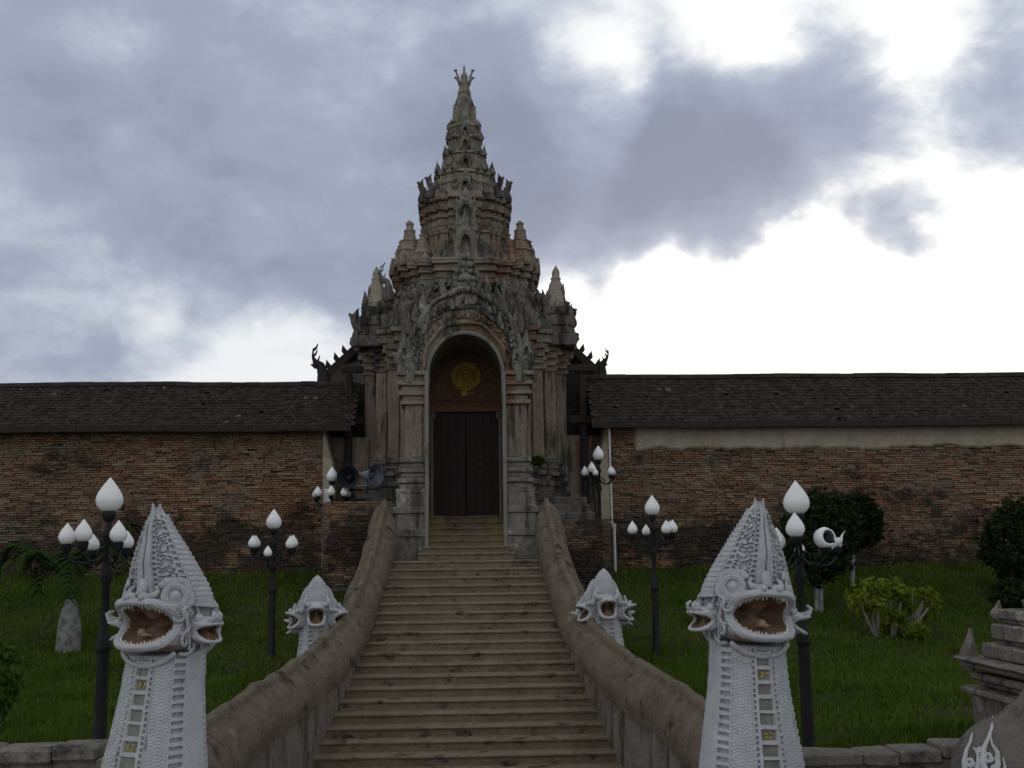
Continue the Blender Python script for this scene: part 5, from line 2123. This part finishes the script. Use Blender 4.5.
def make_lamp(px, Y, y_top, y_base, arms, label, rad=.42, s=1.0, ring_dz=0.0, broken=None, lean=0.0, gs=1.0):
    p = at(px, y_base, Y)
    x0 = p.x
    zb = float(lawn_z(x0, Y)) - .02
    ztop = at(px, y_top, Y).z
    t = thing('street_lamp', label, 'street lamp', (x0, Y, zb), 'street lamps along the lawns')
    hz = ztop - .41 * s                # seat of the top globe
    b = MB()
    H = hz - zb
    b.lathe([(.085, 0), (.085, .06), (.066, .09), (.062, .90), (.060, 1.16), (.078, 1.18), (.082, 1.22), (.066, 1.26), (.072, 1.32), (.050, 1.36), (.043, 1.5), (.038, H - .75), (.058, H - .72), (.068, H - .66), (.055, H - .60), (.045, H - .56), (.04, H - .30), (.06, H - .27), (.06, H - .22), (.035, H - .18), (.03, H - .09)], (x0, Y, zb), 16)
    b.build('post', IRON, t, shade='auto')
    b = MB()
    b.lathe([(.03, -.10), (.055, -.085), (.075, -.03), (.078, 0), (.06, .015)], (x0, Y, hz), 14)
    b.build('globe_holder', IRON, t, shade=True)
    b = MB()
    b.lathe(globe_profile(s * gs), (x0, Y, hz + .005), 20)
    b.build('globe', OPAL, t, shade=True)
    zr = hz - .34 + ring_dz
    for k, (ang, dz, gsz) in enumerate(arms):
        a = R(ang)
        dx, dy = math.cos(a), math.sin(a)
        ex, ey = x0 + rad * dx, Y + rad * dy
        b = MB()
        zz = zr + dz
        b.tube([(x0 + .04 * dx, Y + .04 * dy, zz - .12), (x0 + rad * .4 * dx, Y + rad * .4 * dy, zz - .20), (x0 + rad * .8 * dx, Y + rad * .8 * dy, zz - .19), (ex, ey, zz - .12), (ex, ey, zz - .06)], .016, 7)
        b.tube([(x0 + .04 * dx, Y + .04 * dy, zz - .05), (x0 + rad * .35 * dx, Y + rad * .35 * dy, zz - .07), (x0 + rad * .45 * dx, Y + rad * .45 * dy, zz - .14)], .010, 6)
        b.lathe([(.02, -.09), (.045, -.07), (.058, -.02), (.06, 0), (.045, .012)], (ex, ey, zz), 12)
        arm = b.build('arm', IRON, t, shade='auto')
        if broken is not None and k in broken:
            if broken[k] == 'shell':
                # cracked globe lying over: a ring-like open shell with its dark fitting showing
                pr = [(.068, -.105), (.108, -.05), (.114, .016), (.086, .072)]
                rows = []
                Mx = Matrix.Translation(Vector((ex, ey, zz + .08))) @ Matrix.Rotation(R(18), 4, 'Z') @ Matrix.Rotation(R(80), 4, 'X')
                for r, z in pr + [(q[0] - .014, q[1]) for q in pr[::-1]]:
                    rows.append([tuple(Mx @ Vector((r * math.cos(q), r * math.sin(q), z))) for q in np.linspace(R(-30), R(300), 30)])
                gb = MB()
                gb.grid(rows, cv=True)
                gb.build('broken_globe', OPAL, arm, shade=True)
                gb = MB()
                gb.lathe([(.05, 0), (.06, .05), (.045, .11), (.02, .14)], (ex + .03, ey, zz), 10)
                gb.build('lamp_socket', IRON, arm)
            else:
                rows = []
                for r, z in ((.05, 0), (.075, .03), (.07, .08), (.058, .08), (.062, .03), (.04, .01)):
                    rows.append([(ex + r * math.cos(q), ey + r * math.sin(q), zz + z + .03 * math.sin(q * 3)) for q in np.linspace(0, R(290), 16)])
                gb = MB()
                gb.grid(rows)
                gb.flame((ex + .05, ey, zz + .04), .14, .05, .03, (.06, 0))
                gb.build('broken_globe', OPAL, arm, shade=True)
            continue
        gb = MB()
        gb.lathe(globe_profile(gsz), (ex, ey, zz + .005), 16)
        gb.build('globe', OPAL, arm, shade=True)
    return t


make_lamp(99, 12.0, 474, 752, [(177, 0, .62), (255, .02, .63), (128, -.07, .50), (301, .01, .62), (81, -.05, .54)], 'black street lamp with white flame-shaped globes beside the large left serpent statue', rad=.44)
make_lamp(809, 12.0, 477, 752, [(222, -.04, .64), (250, .09, .70), (72, -.10, .42), (294, .0, .6), (3, -.02, .5)], 'black street lamp with one cracked ring-like globe beside the large right serpent statue', rad=.42, broken={3: 'shell', 4: 'stub'})
make_lamp(271, 20.6, 507, 668, [(200, 0, .64), (160, .0, .64), (335, -.02, .64), (25, .0, .64), (265, -.16, .54)], 'black five-globe street lamp on the left lawn behind the small left serpent statue', rad=.37)
make_lamp(657, 20.2, 493, 662, [(185, 0, .66), (300, .0, .66), (25, .0, .66), (330, .01, .66), (100, -.02, .56)], 'black five-globe street lamp on the right lawn between the small and large right serpent statues', rad=.38)
make_lamp(331, 26.0, 465, 566, [(180, -.04, .66), (215, -.02, .66), (330, -.02, .66), (10, -.03, .66), (275, -.01, .66)], 'black street lamp near the loudspeakers at the inner end of the left wall', rad=.36, s=.95)
make_lamp(601, 26.0, 444, 568, [(190, -.04, .66), (235, .03, .70), (250, -.05, .5), (320, -.03, .6), (10, -.02, .55)], 'black street lamp near the white pipe at the inner end of the right wall', rad=.34, s=.95)


# ================================================================== LOUDSPEAKERS, PIPE
def horn(px, py, Y, yaw, pitch, rmouth, mat, label, bracket=True):
    p = at(px, py, Y)
    t = thing('loudspeaker', label, 'loudspeaker', tuple(p))
    Mx = Matrix.Translation(p) @ Matrix.Rotation(R(yaw), 4, 'Z') @ Matrix.Rotation(R(90 + pitch), 4, 'X')
    # local +z of the lathe points along the mouth direction (-y before turning)
    b = MB()
    r = rmouth
    L = r * 2.1
    prof = [(.04, -L), (.07, -L + .01), (.075, -L * .70), (r * .42, -L * .66), (r * .45, -L * .50), (r * .52, -L * .32), (r * .68, -L * .14), (r * .90, -.03), (r, 0), (r * 1.03, .012), (r * .98, .012), (r * .86, -.04), (r * .60, -L * .20), (r * .40, -L * .40), (r * .30, -L * .46)]
    b.lathe(prof, (0, 0, 0), 28, M=Mx)
    b.build('horn_bell', mat, t, shade='auto')
    b = MB()
    b.lathe([(r * .10, -L * .46), (r * .30, -L * .42), (r * .34, -L * .30), (r * .22, -L * .20), (.02, -L * .16)], (0, 0, 0), 16, M=Mx)
    b.build('throat_cone', mat, t, shade=True)
    b = MB()
    q = Mx @ Vector((0, 0, -L * .6))
    b.tube([(q.x, q.y, q.z - r * .40), (q.x, q.y, q.z - r * 1.0)], .03, 8)
    b.tube([(q.x - .28, q.y, q.z - r * 1.0), (q.x + .28, q.y, q.z - r * 1.0)], .024, 8)
    b.tube([(q.x, q.y, q.z - r * 1.0), (q.x, q.y + .25, q.z - r * 1.4), (q.x, q.y + .5, q.z - r * 1.5)], .02, 8)
    b.build('bracket', GREYMETAL if mat is GREYMETAL else BLACKMETAL, t)
    return t


horn(348, 477, 25.7, -6, -4, .26, BLACKMETAL, 'black horn loudspeaker facing the stairs, left of the grey one')
horn(376, 475, 25.5, 52, 2, .25, GREYMETAL, 'grey horn loudspeaker turned to the right, beside the gateway pedestal')


def build_pipe():
    p = at(611.5, 500, 27.0)
    zt, zm, zb = zpx(428, 27.0), zpx(528, 27.0), zpx(572, 27.0)
    t = thing('downpipe', 'thin white plastic pipe running down the inner end of the right brick wall', 'pipe', (p.x, 27.0, zb))
    b = MB()
    b.tube([(p.x - .01, 27.02, zt), (p.x, 27.0, zm)], .028, 8)
    b.build('upper_pipe', PIPE, t)
    b = MB()
    b.tube([(p.x + .05, 27.0, zm + .03), (p.x + .05, 27.0, zb - .1)], .036, 8)
    b.lathe([(.05, 0), (.05, .08)], (p.x + .05, 27.0, zm - .02), 10)
    b.build('lower_pipe', PIPE, t)


build_pipe()


def build_signbox():
    p = at(328, 496, 25.9)
    t = thing('junction_box', 'small white box under the globes of the lamp near the loudspeakers', 'box', tuple(p))
    b = MB()
    b.bbox(p.x - .09, p.x + .09, 25.84, 25.96, p.z - .20, p.z + .16, .012)
    b.build('casing', PIPE, t)
    b = MB()
    b.bbox(p.x - .075, p.x + .075, 25.825, 25.845, p.z - .17, p.z + .13, .006)
    b.tube([(p.x, 25.9, p.z - .19), (p.x, 25.9, p.z - .45), (p.x + .06, 26.0, p.z - .5)], .012, 6)
    b.build('lid', PIPE, t)


build_signbox()


# ================================================================== LOW WALLS, SHRINE, LION
def coursed_wall(x0, x1, y0, y1, zb, zt, label, slope=0.0, ledge=None):
    t = thing('low_wall', label, 'low wall', (0.5 * (x0 + x1), y0, 0))
    b = MB()
    n = 60
    xs = np.linspace(x0, x1, n)
    ztop = zt + slope * (xs - x0)
    rows = []
    for y, f in ((y0, 0), (y0, .3), (y0, .6), (y0, 1)):
        rows.append(np.stack([xs, 0 * xs + y, zb + (ztop - .12 - zb) * f], -1))
    rows.append(np.stack([xs, 0 * xs + y1, ztop - .12], -1))
    rows.append(np.stack([xs, 0 * xs + y1, 0 * xs + zb], -1))
    b.grid(np.array(rows))
    b.build('wall_body', LOWWALL, t, jitter=.03, jscale=2.5)
    b = MB()
    rg = np.random.default_rng(int(abs(x0) * 100))
    x = x0
    while x < x1:
        w = .35 + .35 * rg.random()
        xe = min(x + w, x1)
        zz = zt + slope * (x - x0) + .02 * rg.standard_normal() * .7
        if ledge and x > ledge[0]:
            zz += ledge[1]
        b.bbox(x, xe - .008, y0 - .05 - .02 * rg.random(), y1 + .05, zz - .13, zz, .02)
        x = xe
    b.build('coping', LOWWALL, t, jitter=.02, jscale=4)
    return t


zl = zpx(746, 11.55, 30)
coursed_wall(-14, at(118, 750, 11.5).x, 11.45, 11.8, 0, zl, 'low stone retaining wall in front of the left lawn', ledge=(at(66, 750, 11.5).x, -.09))
xa = at(800, 752, 11.5).x
zr_ = zpx(753, 11.55, 830)
xb_ = at(960, 743, 11.5).x
coursed_wall(xa, 14, 11.45, 11.8, 0, zr_, 'low stone retaining wall in front of the right lawn', slope=(zpx(743, 11.55, 960) - zr_) / (xb_ - xa) * .8)


def build_shrine():
    Y = 10.2
    x = at(1094, 700, Y).x
    t = thing('shrine_pedestal', 'weathered stepped stone shrine with layered mouldings at the lower right edge', 'shrine', (x, Y + .4, 0))
    def zq(py):
        return zpx(py, Y - .3, 1010)
    b = MB()
    lay = [(0, zq(712), .66), (zq(712), zq(704), .74), (zq(704), zq(697), .60), (zq(697), zq(688), .66), (zq(688), zq(683), .56), (zq(683), zq(676), .72), (zq(676), zq(671), .78), (zq(671), zq(655), .58)]
    for z0, z1, h in lay:
        b.bbox(x - h, x + h, Y + .4 - h, Y + .4 + h, z0, z1 - .004, .018)
    b.build('base', SHRINE, t, jitter=.014, jscale=5)
    b = MB()
    for z0, z1, h in ((zq(655), zq(650), .46), (zq(650), zq(632), .50), (zq(632), zq(627), .42), (zq(627), zq(615), .45)):
        b.bbox(x - h, x + h, Y + .4 - h, Y + .4 + h, z0, z1 - .004, .016)
    b.build('upper_block', SHRINE, t, jitter=.012, jscale=5)
    b = MB()
    for sx, sy in ((-1, -1), (-1, 1), (1, -1)):
        for (hh, pz0, pz1, w) in ((.66, 684, 640, .20), (.44, 626, 606, .14)):
            px_, py_ = x + sx * hh, Y + .4 + sy * hh
            z0, z1 = zq(pz0) - .02, zq(pz1)
            b = MB()
            b.flame((px_, py_, z0), z1 - z0, w, w * .9, (-.03 * sx, 0))
            b.build('corner_finial', SHRINE, t, jitter=.014, jscale=7)
    b = MB()
    b.lathe([(.34, 0), (.36, .08), (.26, .14), (.28, .26), (.18, .34), (.20, .44), (.10, .55), (.11, .62), (.03, .85), (.005, 1.0)], (x, Y + .4, zq(615)), 14)
    b.build('spire', SHRINE, t, jitter=.012, jscale=6)


build_shrine()


def remeshed(name, mat, parent, build_fn, voxel=.035, smooth_it=6):
    """one continuous skin over overlapping swollen shapes"""
    b = MB()
    build_fn(b)
    o = b.build(name, mat, parent)
    md = o.modifiers.new('skin', 'REMESH')
    md.mode = 'VOXEL'
    md.voxel_size = voxel
    md.use_smooth_shade = True
    s = o.modifiers.new('soft', 'SMOOTH')
    s.iterations = smooth_it
    s.factor = .6
    return o


def build_lion():
    Y = 8.9
    cx = at(1030, 760, Y).x
    zt = zpx(697, Y, 1010)
    t = thing('lion_statue', 'grey stone lion statue with white painted flame ornament at the bottom right corner', 'statue', (cx, Y, 0))
    b = MB()
    b.bbox(cx - .62, cx + 1.15, Y - .42, Y + .42, 0, 1.35, .03)
    b.build('plinth', SHRINE, t, jitter=.012, jscale=5)
    h = zt - 1.35

    def body(b):
        # seated, facing right: haunches, back, chest, neck, head, legs
        for (x, y, z, r, sc) in [(-.14, 0, 1.35 + h * .40, h * .47, (1.0, .85, 1.0)), (.10, 0, 1.35 + h * .62, h * .36, (1, .85, 1.1)), (.28, 0, 1.35 + h * .80, h * .34, (1, .9, 1.15)),
                                 (.42, 0, 1.35 + h * 1.10, h * .30, (1, .95, 1)), (.52, 0, 1.35 + h * 1.42, h * .27, (1.1, .95, 1)), (.78, 0, 1.35 + h * 1.35, h * .16, (1.2, .95, .75)),
                                 (.70, 0, 1.35 + h * .7, h * .2, (.8, 1, 1.2))]:
            b.sphere((cx + x, Y + y, z), r, 20, 14, sc)
        for s in (-1, 1):
            b.sphere((cx + .02, Y + s * .22, 1.35 + h * .30), h * .32, 16, 12, (1.1, .55, 1))
            b.tube([(cx + .58, Y + s * .17, 1.35 + h * .85), (cx + .66, Y + s * .18, 1.35 + h * .4), (cx + .66, Y + s * .18, 1.40)], lambda q: .13 - .04 * q, 10)
            b.sphere((cx + .74, Y + s * .18, 1.42), .11, 10, 8, (1.3, 1, .7))
            b.sphere((cx + .36, Y + s * .26, 1.42), .13, 10, 8, (1.6, 1, .6))
            b.sphere((cx + .46, Y + s * .20, 1.35 + h * 1.62), .07, 8, 6, (1, .6, 1.4))
    remeshed('body', LION, t, body, .03, 8)
    # white painted flame scrolls lying on the rounded haunch
    b = MB()
    C0 = np.array((cx - .14, Y, 1.35 + h * .40))
    SC = np.array((1.0, .85, 1.0)) * h * .47 * 1.0

    def on_body(px, py):
        d = np.array(ray(px, py))
        o = (np.array(CAM_LOC) - C0) / SC
        q = d / SC
        A, B, C = q @ q, 2 * o @ q, o @ o - 1
        disc = B * B - 4 * A * C
        tt = (-B - math.sqrt(disc)) / (2 * A) if disc > 0 else -B / (2 * A)
        return tuple(np.array(CAM_LOC) + d * tt + np.array((0, -.012, 0)))
    for path, r in ((((966, 775), (964, 762), (966, 750), (970, 742), (971, 733)), .030), (((974, 775), (978, 764), (977, 754), (973, 747)), .026), (((985, 775), (982, 762), (983, 748), (988, 738), (991, 728), (992, 716)), .034),
                    (((993, 775), (997, 764), (997, 752), (992, 744), (990, 735)), .028), (((978, 778), (981, 770), (980, 760)), .022), (((1001, 775), (1004, 766), (1002, 757)), .02)):
        b.tube([on_body(*p) for p in path], lambda q: r * (1.1 - .85 * q), 8, flat=.8)
    for (ux, uy, rr) in ((970, 762, 4.5), (988, 757, 5), (979, 750, 3), (994, 768, 3.5)):
        b.tube([on_body(ux + rr * (1 - a / 11) * math.cos(a), uy + rr * (1 - a / 11) * math.sin(a)) for a in np.linspace(0, 8, 20)], .014, 6)
    b.build('flame_ornament', WHITE, t, jitter=.006, jscale=14)


build_lion()


# ================================================================== PLANTS
def leaf_cards(b, C, n, size, rg, flat=0.0, asp=1.6):
    """small folded leaves about the points C (k,3) with outward normals"""
    idx = rg.integers(0, len(C), n)
    for i in idx:
        c = C[i] + rg.standard_normal(3) * size * .35
        d = rg.standard_normal(3)
        d /= np.linalg.norm(d) + 1e-6
        e = np.cross(d, rg.standard_normal(3))
        e /= np.linalg.norm(e) + 1e-6
        f = np.cross(d, e)
        s = size * (.6 + .8 * rg.random())
        a0 = c - d * s * asp * .5
        a1 = c + d * s * asp * .5
        m = c + f * s * .12
        b.add([a0, m + e * s * .5, a1, m - e * s * .5], [(0, 1, 2), (0, 2, 3)])


def crown_points(c, rx, rz, n, rg, inner=.55, lump=.16, seed=0):
    D = rg.standard_normal((n, 3))
    D /= np.linalg.norm(D, axis=1)[:, None]
    q = inner + (1 - inner) * rg.random(n) ** .45
    k = 1 + lump * vnoise(D, 2.2, seed) + lump * .6 * vnoise(D, 5.0, seed + 1)
    return np.array(c) + D * (q * k)[:, None] * np.array([rx, rx, rz])


def topiary(px, py_c, Y, rpx, rzpx, label, trunks, seed, ybase):
    c = at(px, py_c, Y)
    rx, rz = rpx / F_PX * Y, rzpx / F_PX * Y
    zb = float(lawn_z(c.x, Y))
    t = thing('clipped_tree', label, 'tree', (c.x, Y, zb), 'clipped trees on the right lawn')
    rg = np.random.default_rng(seed)
    b = MB()
    C = crown_points(c, rx, rz, 2600, rg, .45, .20, seed)
    leaf_cards(b, C, 4300, .075, rg)
    C2 = crown_points(c, rx * 1.10, rz * 1.08, 300, rg, .92, .22, seed)
    leaf_cards(b, C2, 260, .06, rg, asp=2.4)
    b.build('crown', LEAF_DARK, t)
    b = MB()
    for (dx, l) in trunks:
        b.tube([(c.x + dx, Y, zb - .05), (c.x + dx * .8 + .02, Y + .02, zb + (c.z - zb) * .5), (c.x + dx * .3, Y, c.z - rz * .2)], lambda q: .055 - .02 * q, 8)
        for k in range(3):
            a = rg.random() * 6.28
            b.tube([(c.x + dx * .4, Y, c.z - rz * .5), (c.x + dx * .3 + rx * .5 * math.cos(a), Y + rx * .5 * math.sin(a), c.z + rz * .2)], lambda q: .03 - .02 * q, 6)
    b.build('trunk', TRUNK_W, t, jitter=.01, jscale=7)
    return t


topiary(820, 539, 23.5, 36, 44, 'broad clipped dark tree with pale trunks behind the right cracked-globe lamp', [(-.16, 0), (-.06, 0)], 3, 607)
topiary(858, 521, 25.6, 23, 26, 'smaller clipped dark tree close to the brick wall', [(-.22, 0)], 4, 580)
topiary(1020, 543, 24.2, 38, 42, 'clipped dark tree at the far right edge of the lawn', [(.05, 0)], 5, 600)


def low_bush(px, py, Y, rpx, rzpx, label, mat, seed, n=2600, sz=.07):
    c = at(px, py, Y)
    zb = float(lawn_z(c.x, Y))
    t = thing('bush', label, 'bush', (c.x, Y, zb))
    rx = rpx / F_PX * Y
    rz = rzpx / F_PX * Y
    rg = np.random.default_rng(seed)
    b = MB()
    leaf_cards(b, crown_points(c, rx, rz, 1200, rg, .35, .25, seed), n, sz, rg)
    b.build('foliage', mat, t)
    b = MB()
    for k in range(6):
        a = k * 1.05
        b.tube([(c.x + .04 * math.cos(a), Y + .04 * math.sin(a), zb - .03), (c.x + rx * .5 * math.cos(a), Y + rx * .5 * math.sin(a), c.z)], lambda q: .025 - .012 * q, 6)
    b.build('stem', TRUNK, t)
    return t


low_bush(1014, 597, 22.8, 20, 17, 'low dark bush below the far right clipped tree', LEAF_DARK, 8)
low_bush(-4, 682, 13.4, 19, 34, 'bright green leafy shrub cut off by the left edge', LEAF_MID, 9, 2600, .06)


def yellow_bush():
    Y = 21.6
    c = at(893, 640, Y)
    zb = float(lawn_z(c.x, Y))
    t = thing('flowering_shrub', 'sparse shrub with bare pale stems and yellow-green leaf tufts on the right lawn', 'shrub', (c.x, Y, zb))
    rg = np.random.default_rng(12)
    tufts = [(857, 598, 12, 13), (868, 590, 11, 10), (890, 588, 13, 11), (903, 592, 9, 9), (927, 594, 11, 8), (933, 603, 6, 7), (897, 618, 13, 9), (916, 632, 14, 9), (890, 628, 10, 10), (906, 607, 8, 8), (878, 604, 7, 7), (925, 615, 7, 6), (862, 607, 9, 9)]
    b = MB()
    tips = []
    for k, (px, py, rx, rz) in enumerate(tufts):
        y = Y + .35 * (((k * 5) % 7) / 3 - 1)
        p = at(px, py, y)
        tips.append(p)
        C = crown_points(p, rx / F_PX * Y * .92, rz / F_PX * Y * .92, 160, rg, .1, .4, k)
        leaf_cards(b, C, 230, .058, rg, asp=2.0)
    b.build('leaf_tufts', LEAF_LIME, t)
    for bx, idx in ((876, (0, 1, 10, 12)), (893, (2, 3, 8, 9)), (905, (4, 5, 6)), (912, (7, 11, 4))):
        b = MB()
        base = at(bx, 640, Y)
        zb2 = float(lawn_z(base.x, Y))
        for i in idx:
            p = tips[i]
            b.tube([(base.x, Y, zb2 - .03), (base.x * .6 + p.x * .4, (Y + p.y) / 2, zb2 + (p.z - zb2) * .35), tuple(p)], lambda q: .038 - .02 * q, 7)
        b.build('stem', TRUNK_P, t, jitter=.015, jscale=5)
    b = MB()
    for px, py in ((903, 585), (912, 590), (899, 592)):
        p0, p1 = at(909, 635, Y), at(px, py, Y)
        b.tube([tuple(p0), tuple(p0.lerp(p1, .5) + Vector((.04, 0, 0))), tuple(p1)], lambda q: .03 - .015 * q, 6)
    b.build('bare_stem', TRUNK_P, t)


yellow_bush()


def build_palm():
    Y = 21.3
    p = at(68, 655, Y)
    zb = float(lawn_z(p.x, Y))
    t = thing('palm_tree', 'short bottle palm with swollen pale trunk and dark drooping fronds on the left lawn', 'palm tree', (p.x, Y, zb))
    zc = zpx(600, Y, 68)
    H = zc - zb
    b = MB()
    pr = [(.225, -.05), (.22, .1), (.215, H * .3), (.20, H * .55), (.15, H * .8), (.095, H), (.085, H + .02)]
    rings = []
    for i in range(30):
        q = i / 29
        z = -.05 + (H + .07) * q
        r = float(np.interp(z, [a[1] for a in pr], [a[0] for a in pr])) * (1 + .02 * (i % 2))
        rings.append((r, z))
    b.lathe(rings, (p.x, Y, zb), 18)
    b.build('trunk', TRUNK_W, t, shade=True, jitter=.01, jscale=5)
    b = MB()
    b.lathe([(.085, 0), (.10, .06), (.08, .25), (.05, .42)], (p.x, Y, zc), 12)
    b.build('crownshaft', LEAF_MID, t, shade=True)
    rg = np.random.default_rng(4)
    for k in range(13):
        a = 2 * PI * k / 13 + .2 * rg.standard_normal()
        L = 1.35 + .35 * rg.random()
        rise = .9 + .7 * rg.random()
        b = MB()
        pts = []
        for i in range(14):
            q = i / 13
            r = L * .78 * math.sin(q * 1.5) / math.sin(1.5) * (1 if q < 1 else 1)
            z = zc + .30 + rise * math.sin(q * PI * .62) * .9 - 1.25 * q * q * (.5 + .4 * (k % 3) / 2)
            pts.append(np.array((p.x + r * math.cos(a), Y + r * math.sin(a), z)))
        b.tube([tuple(x) for x in pts], lambda q: .022 - .017 * q, 6)
        side = np.array((-math.sin(a), math.cos(a), 0))
        for i in range(2, 14):
            for j in (0, .5):
                q = pts[i] if j == 0 else (pts[i] + pts[max(0, i - 1)]) / 2
                fw = pts[min(13, i)] - pts[i - 1]
                fw /= np.linalg.norm(fw) + 1e-6
                for s in (-1, 1):
                    l = .42 * math.sin(.35 + 2.4 * i / 13) + .05 * rg.standard_normal()
                    d = side * s * .75 + fw * .55 + np.array((0, 0, -.25 + .1 * rg.standard_normal()))
                    tip = q + d * l + np.array((0, 0, -.12 * l))
                    mid = q + d * l * .5 + np.array((0, 0, .03))
                    w = fw * .034
                    b.add([q - w * .5, q + w * .5, mid + w, tip, mid - w], [(0, 1, 2, 4), (4, 2, 3)])
        b.build('frond', LEAF_PALM, t)


build_palm()


def ledge_plant(px, py, Y, rpx, label, seed):
    c = at(px, py, Y)
    t = thing('ledge_plant', label, 'plant', (c.x, Y, c.z - .2))
    rg = np.random.default_rng(seed)
    r = rpx / F_PX * Y
    b = MB()
    leaf_cards(b, crown_points(c, r * 1.1, r * .75, 220, rg, .1, .35, seed), 620, .06, rg, asp=2.2)
    b.build('foliage', LEAF_DARK if seed % 2 else LEAF_PALM, t)
    b = MB()
    for k in range(6):
        a = k * 1.1
        b.tube([(c.x, Y + .1, c.z - r * .9), (c.x + r * .6 * math.cos(a), Y - .05, c.z + r * .5 * math.sin(a))], .010, 5)
    b.build('stem', TRUNK, t)


ledge_plant(442, 293, 25.9, 8.5, 'dark weed tuft growing on the ledge left of the arch crown', 21)
ledge_plant(491, 290, 25.9, 9, 'dark weed tuft growing on the ledge right of the arch crown', 24)
ledge_plant(537, 461, 25.3, 4.5, 'tiny green weed in the mouldings right of the door pier', 26)
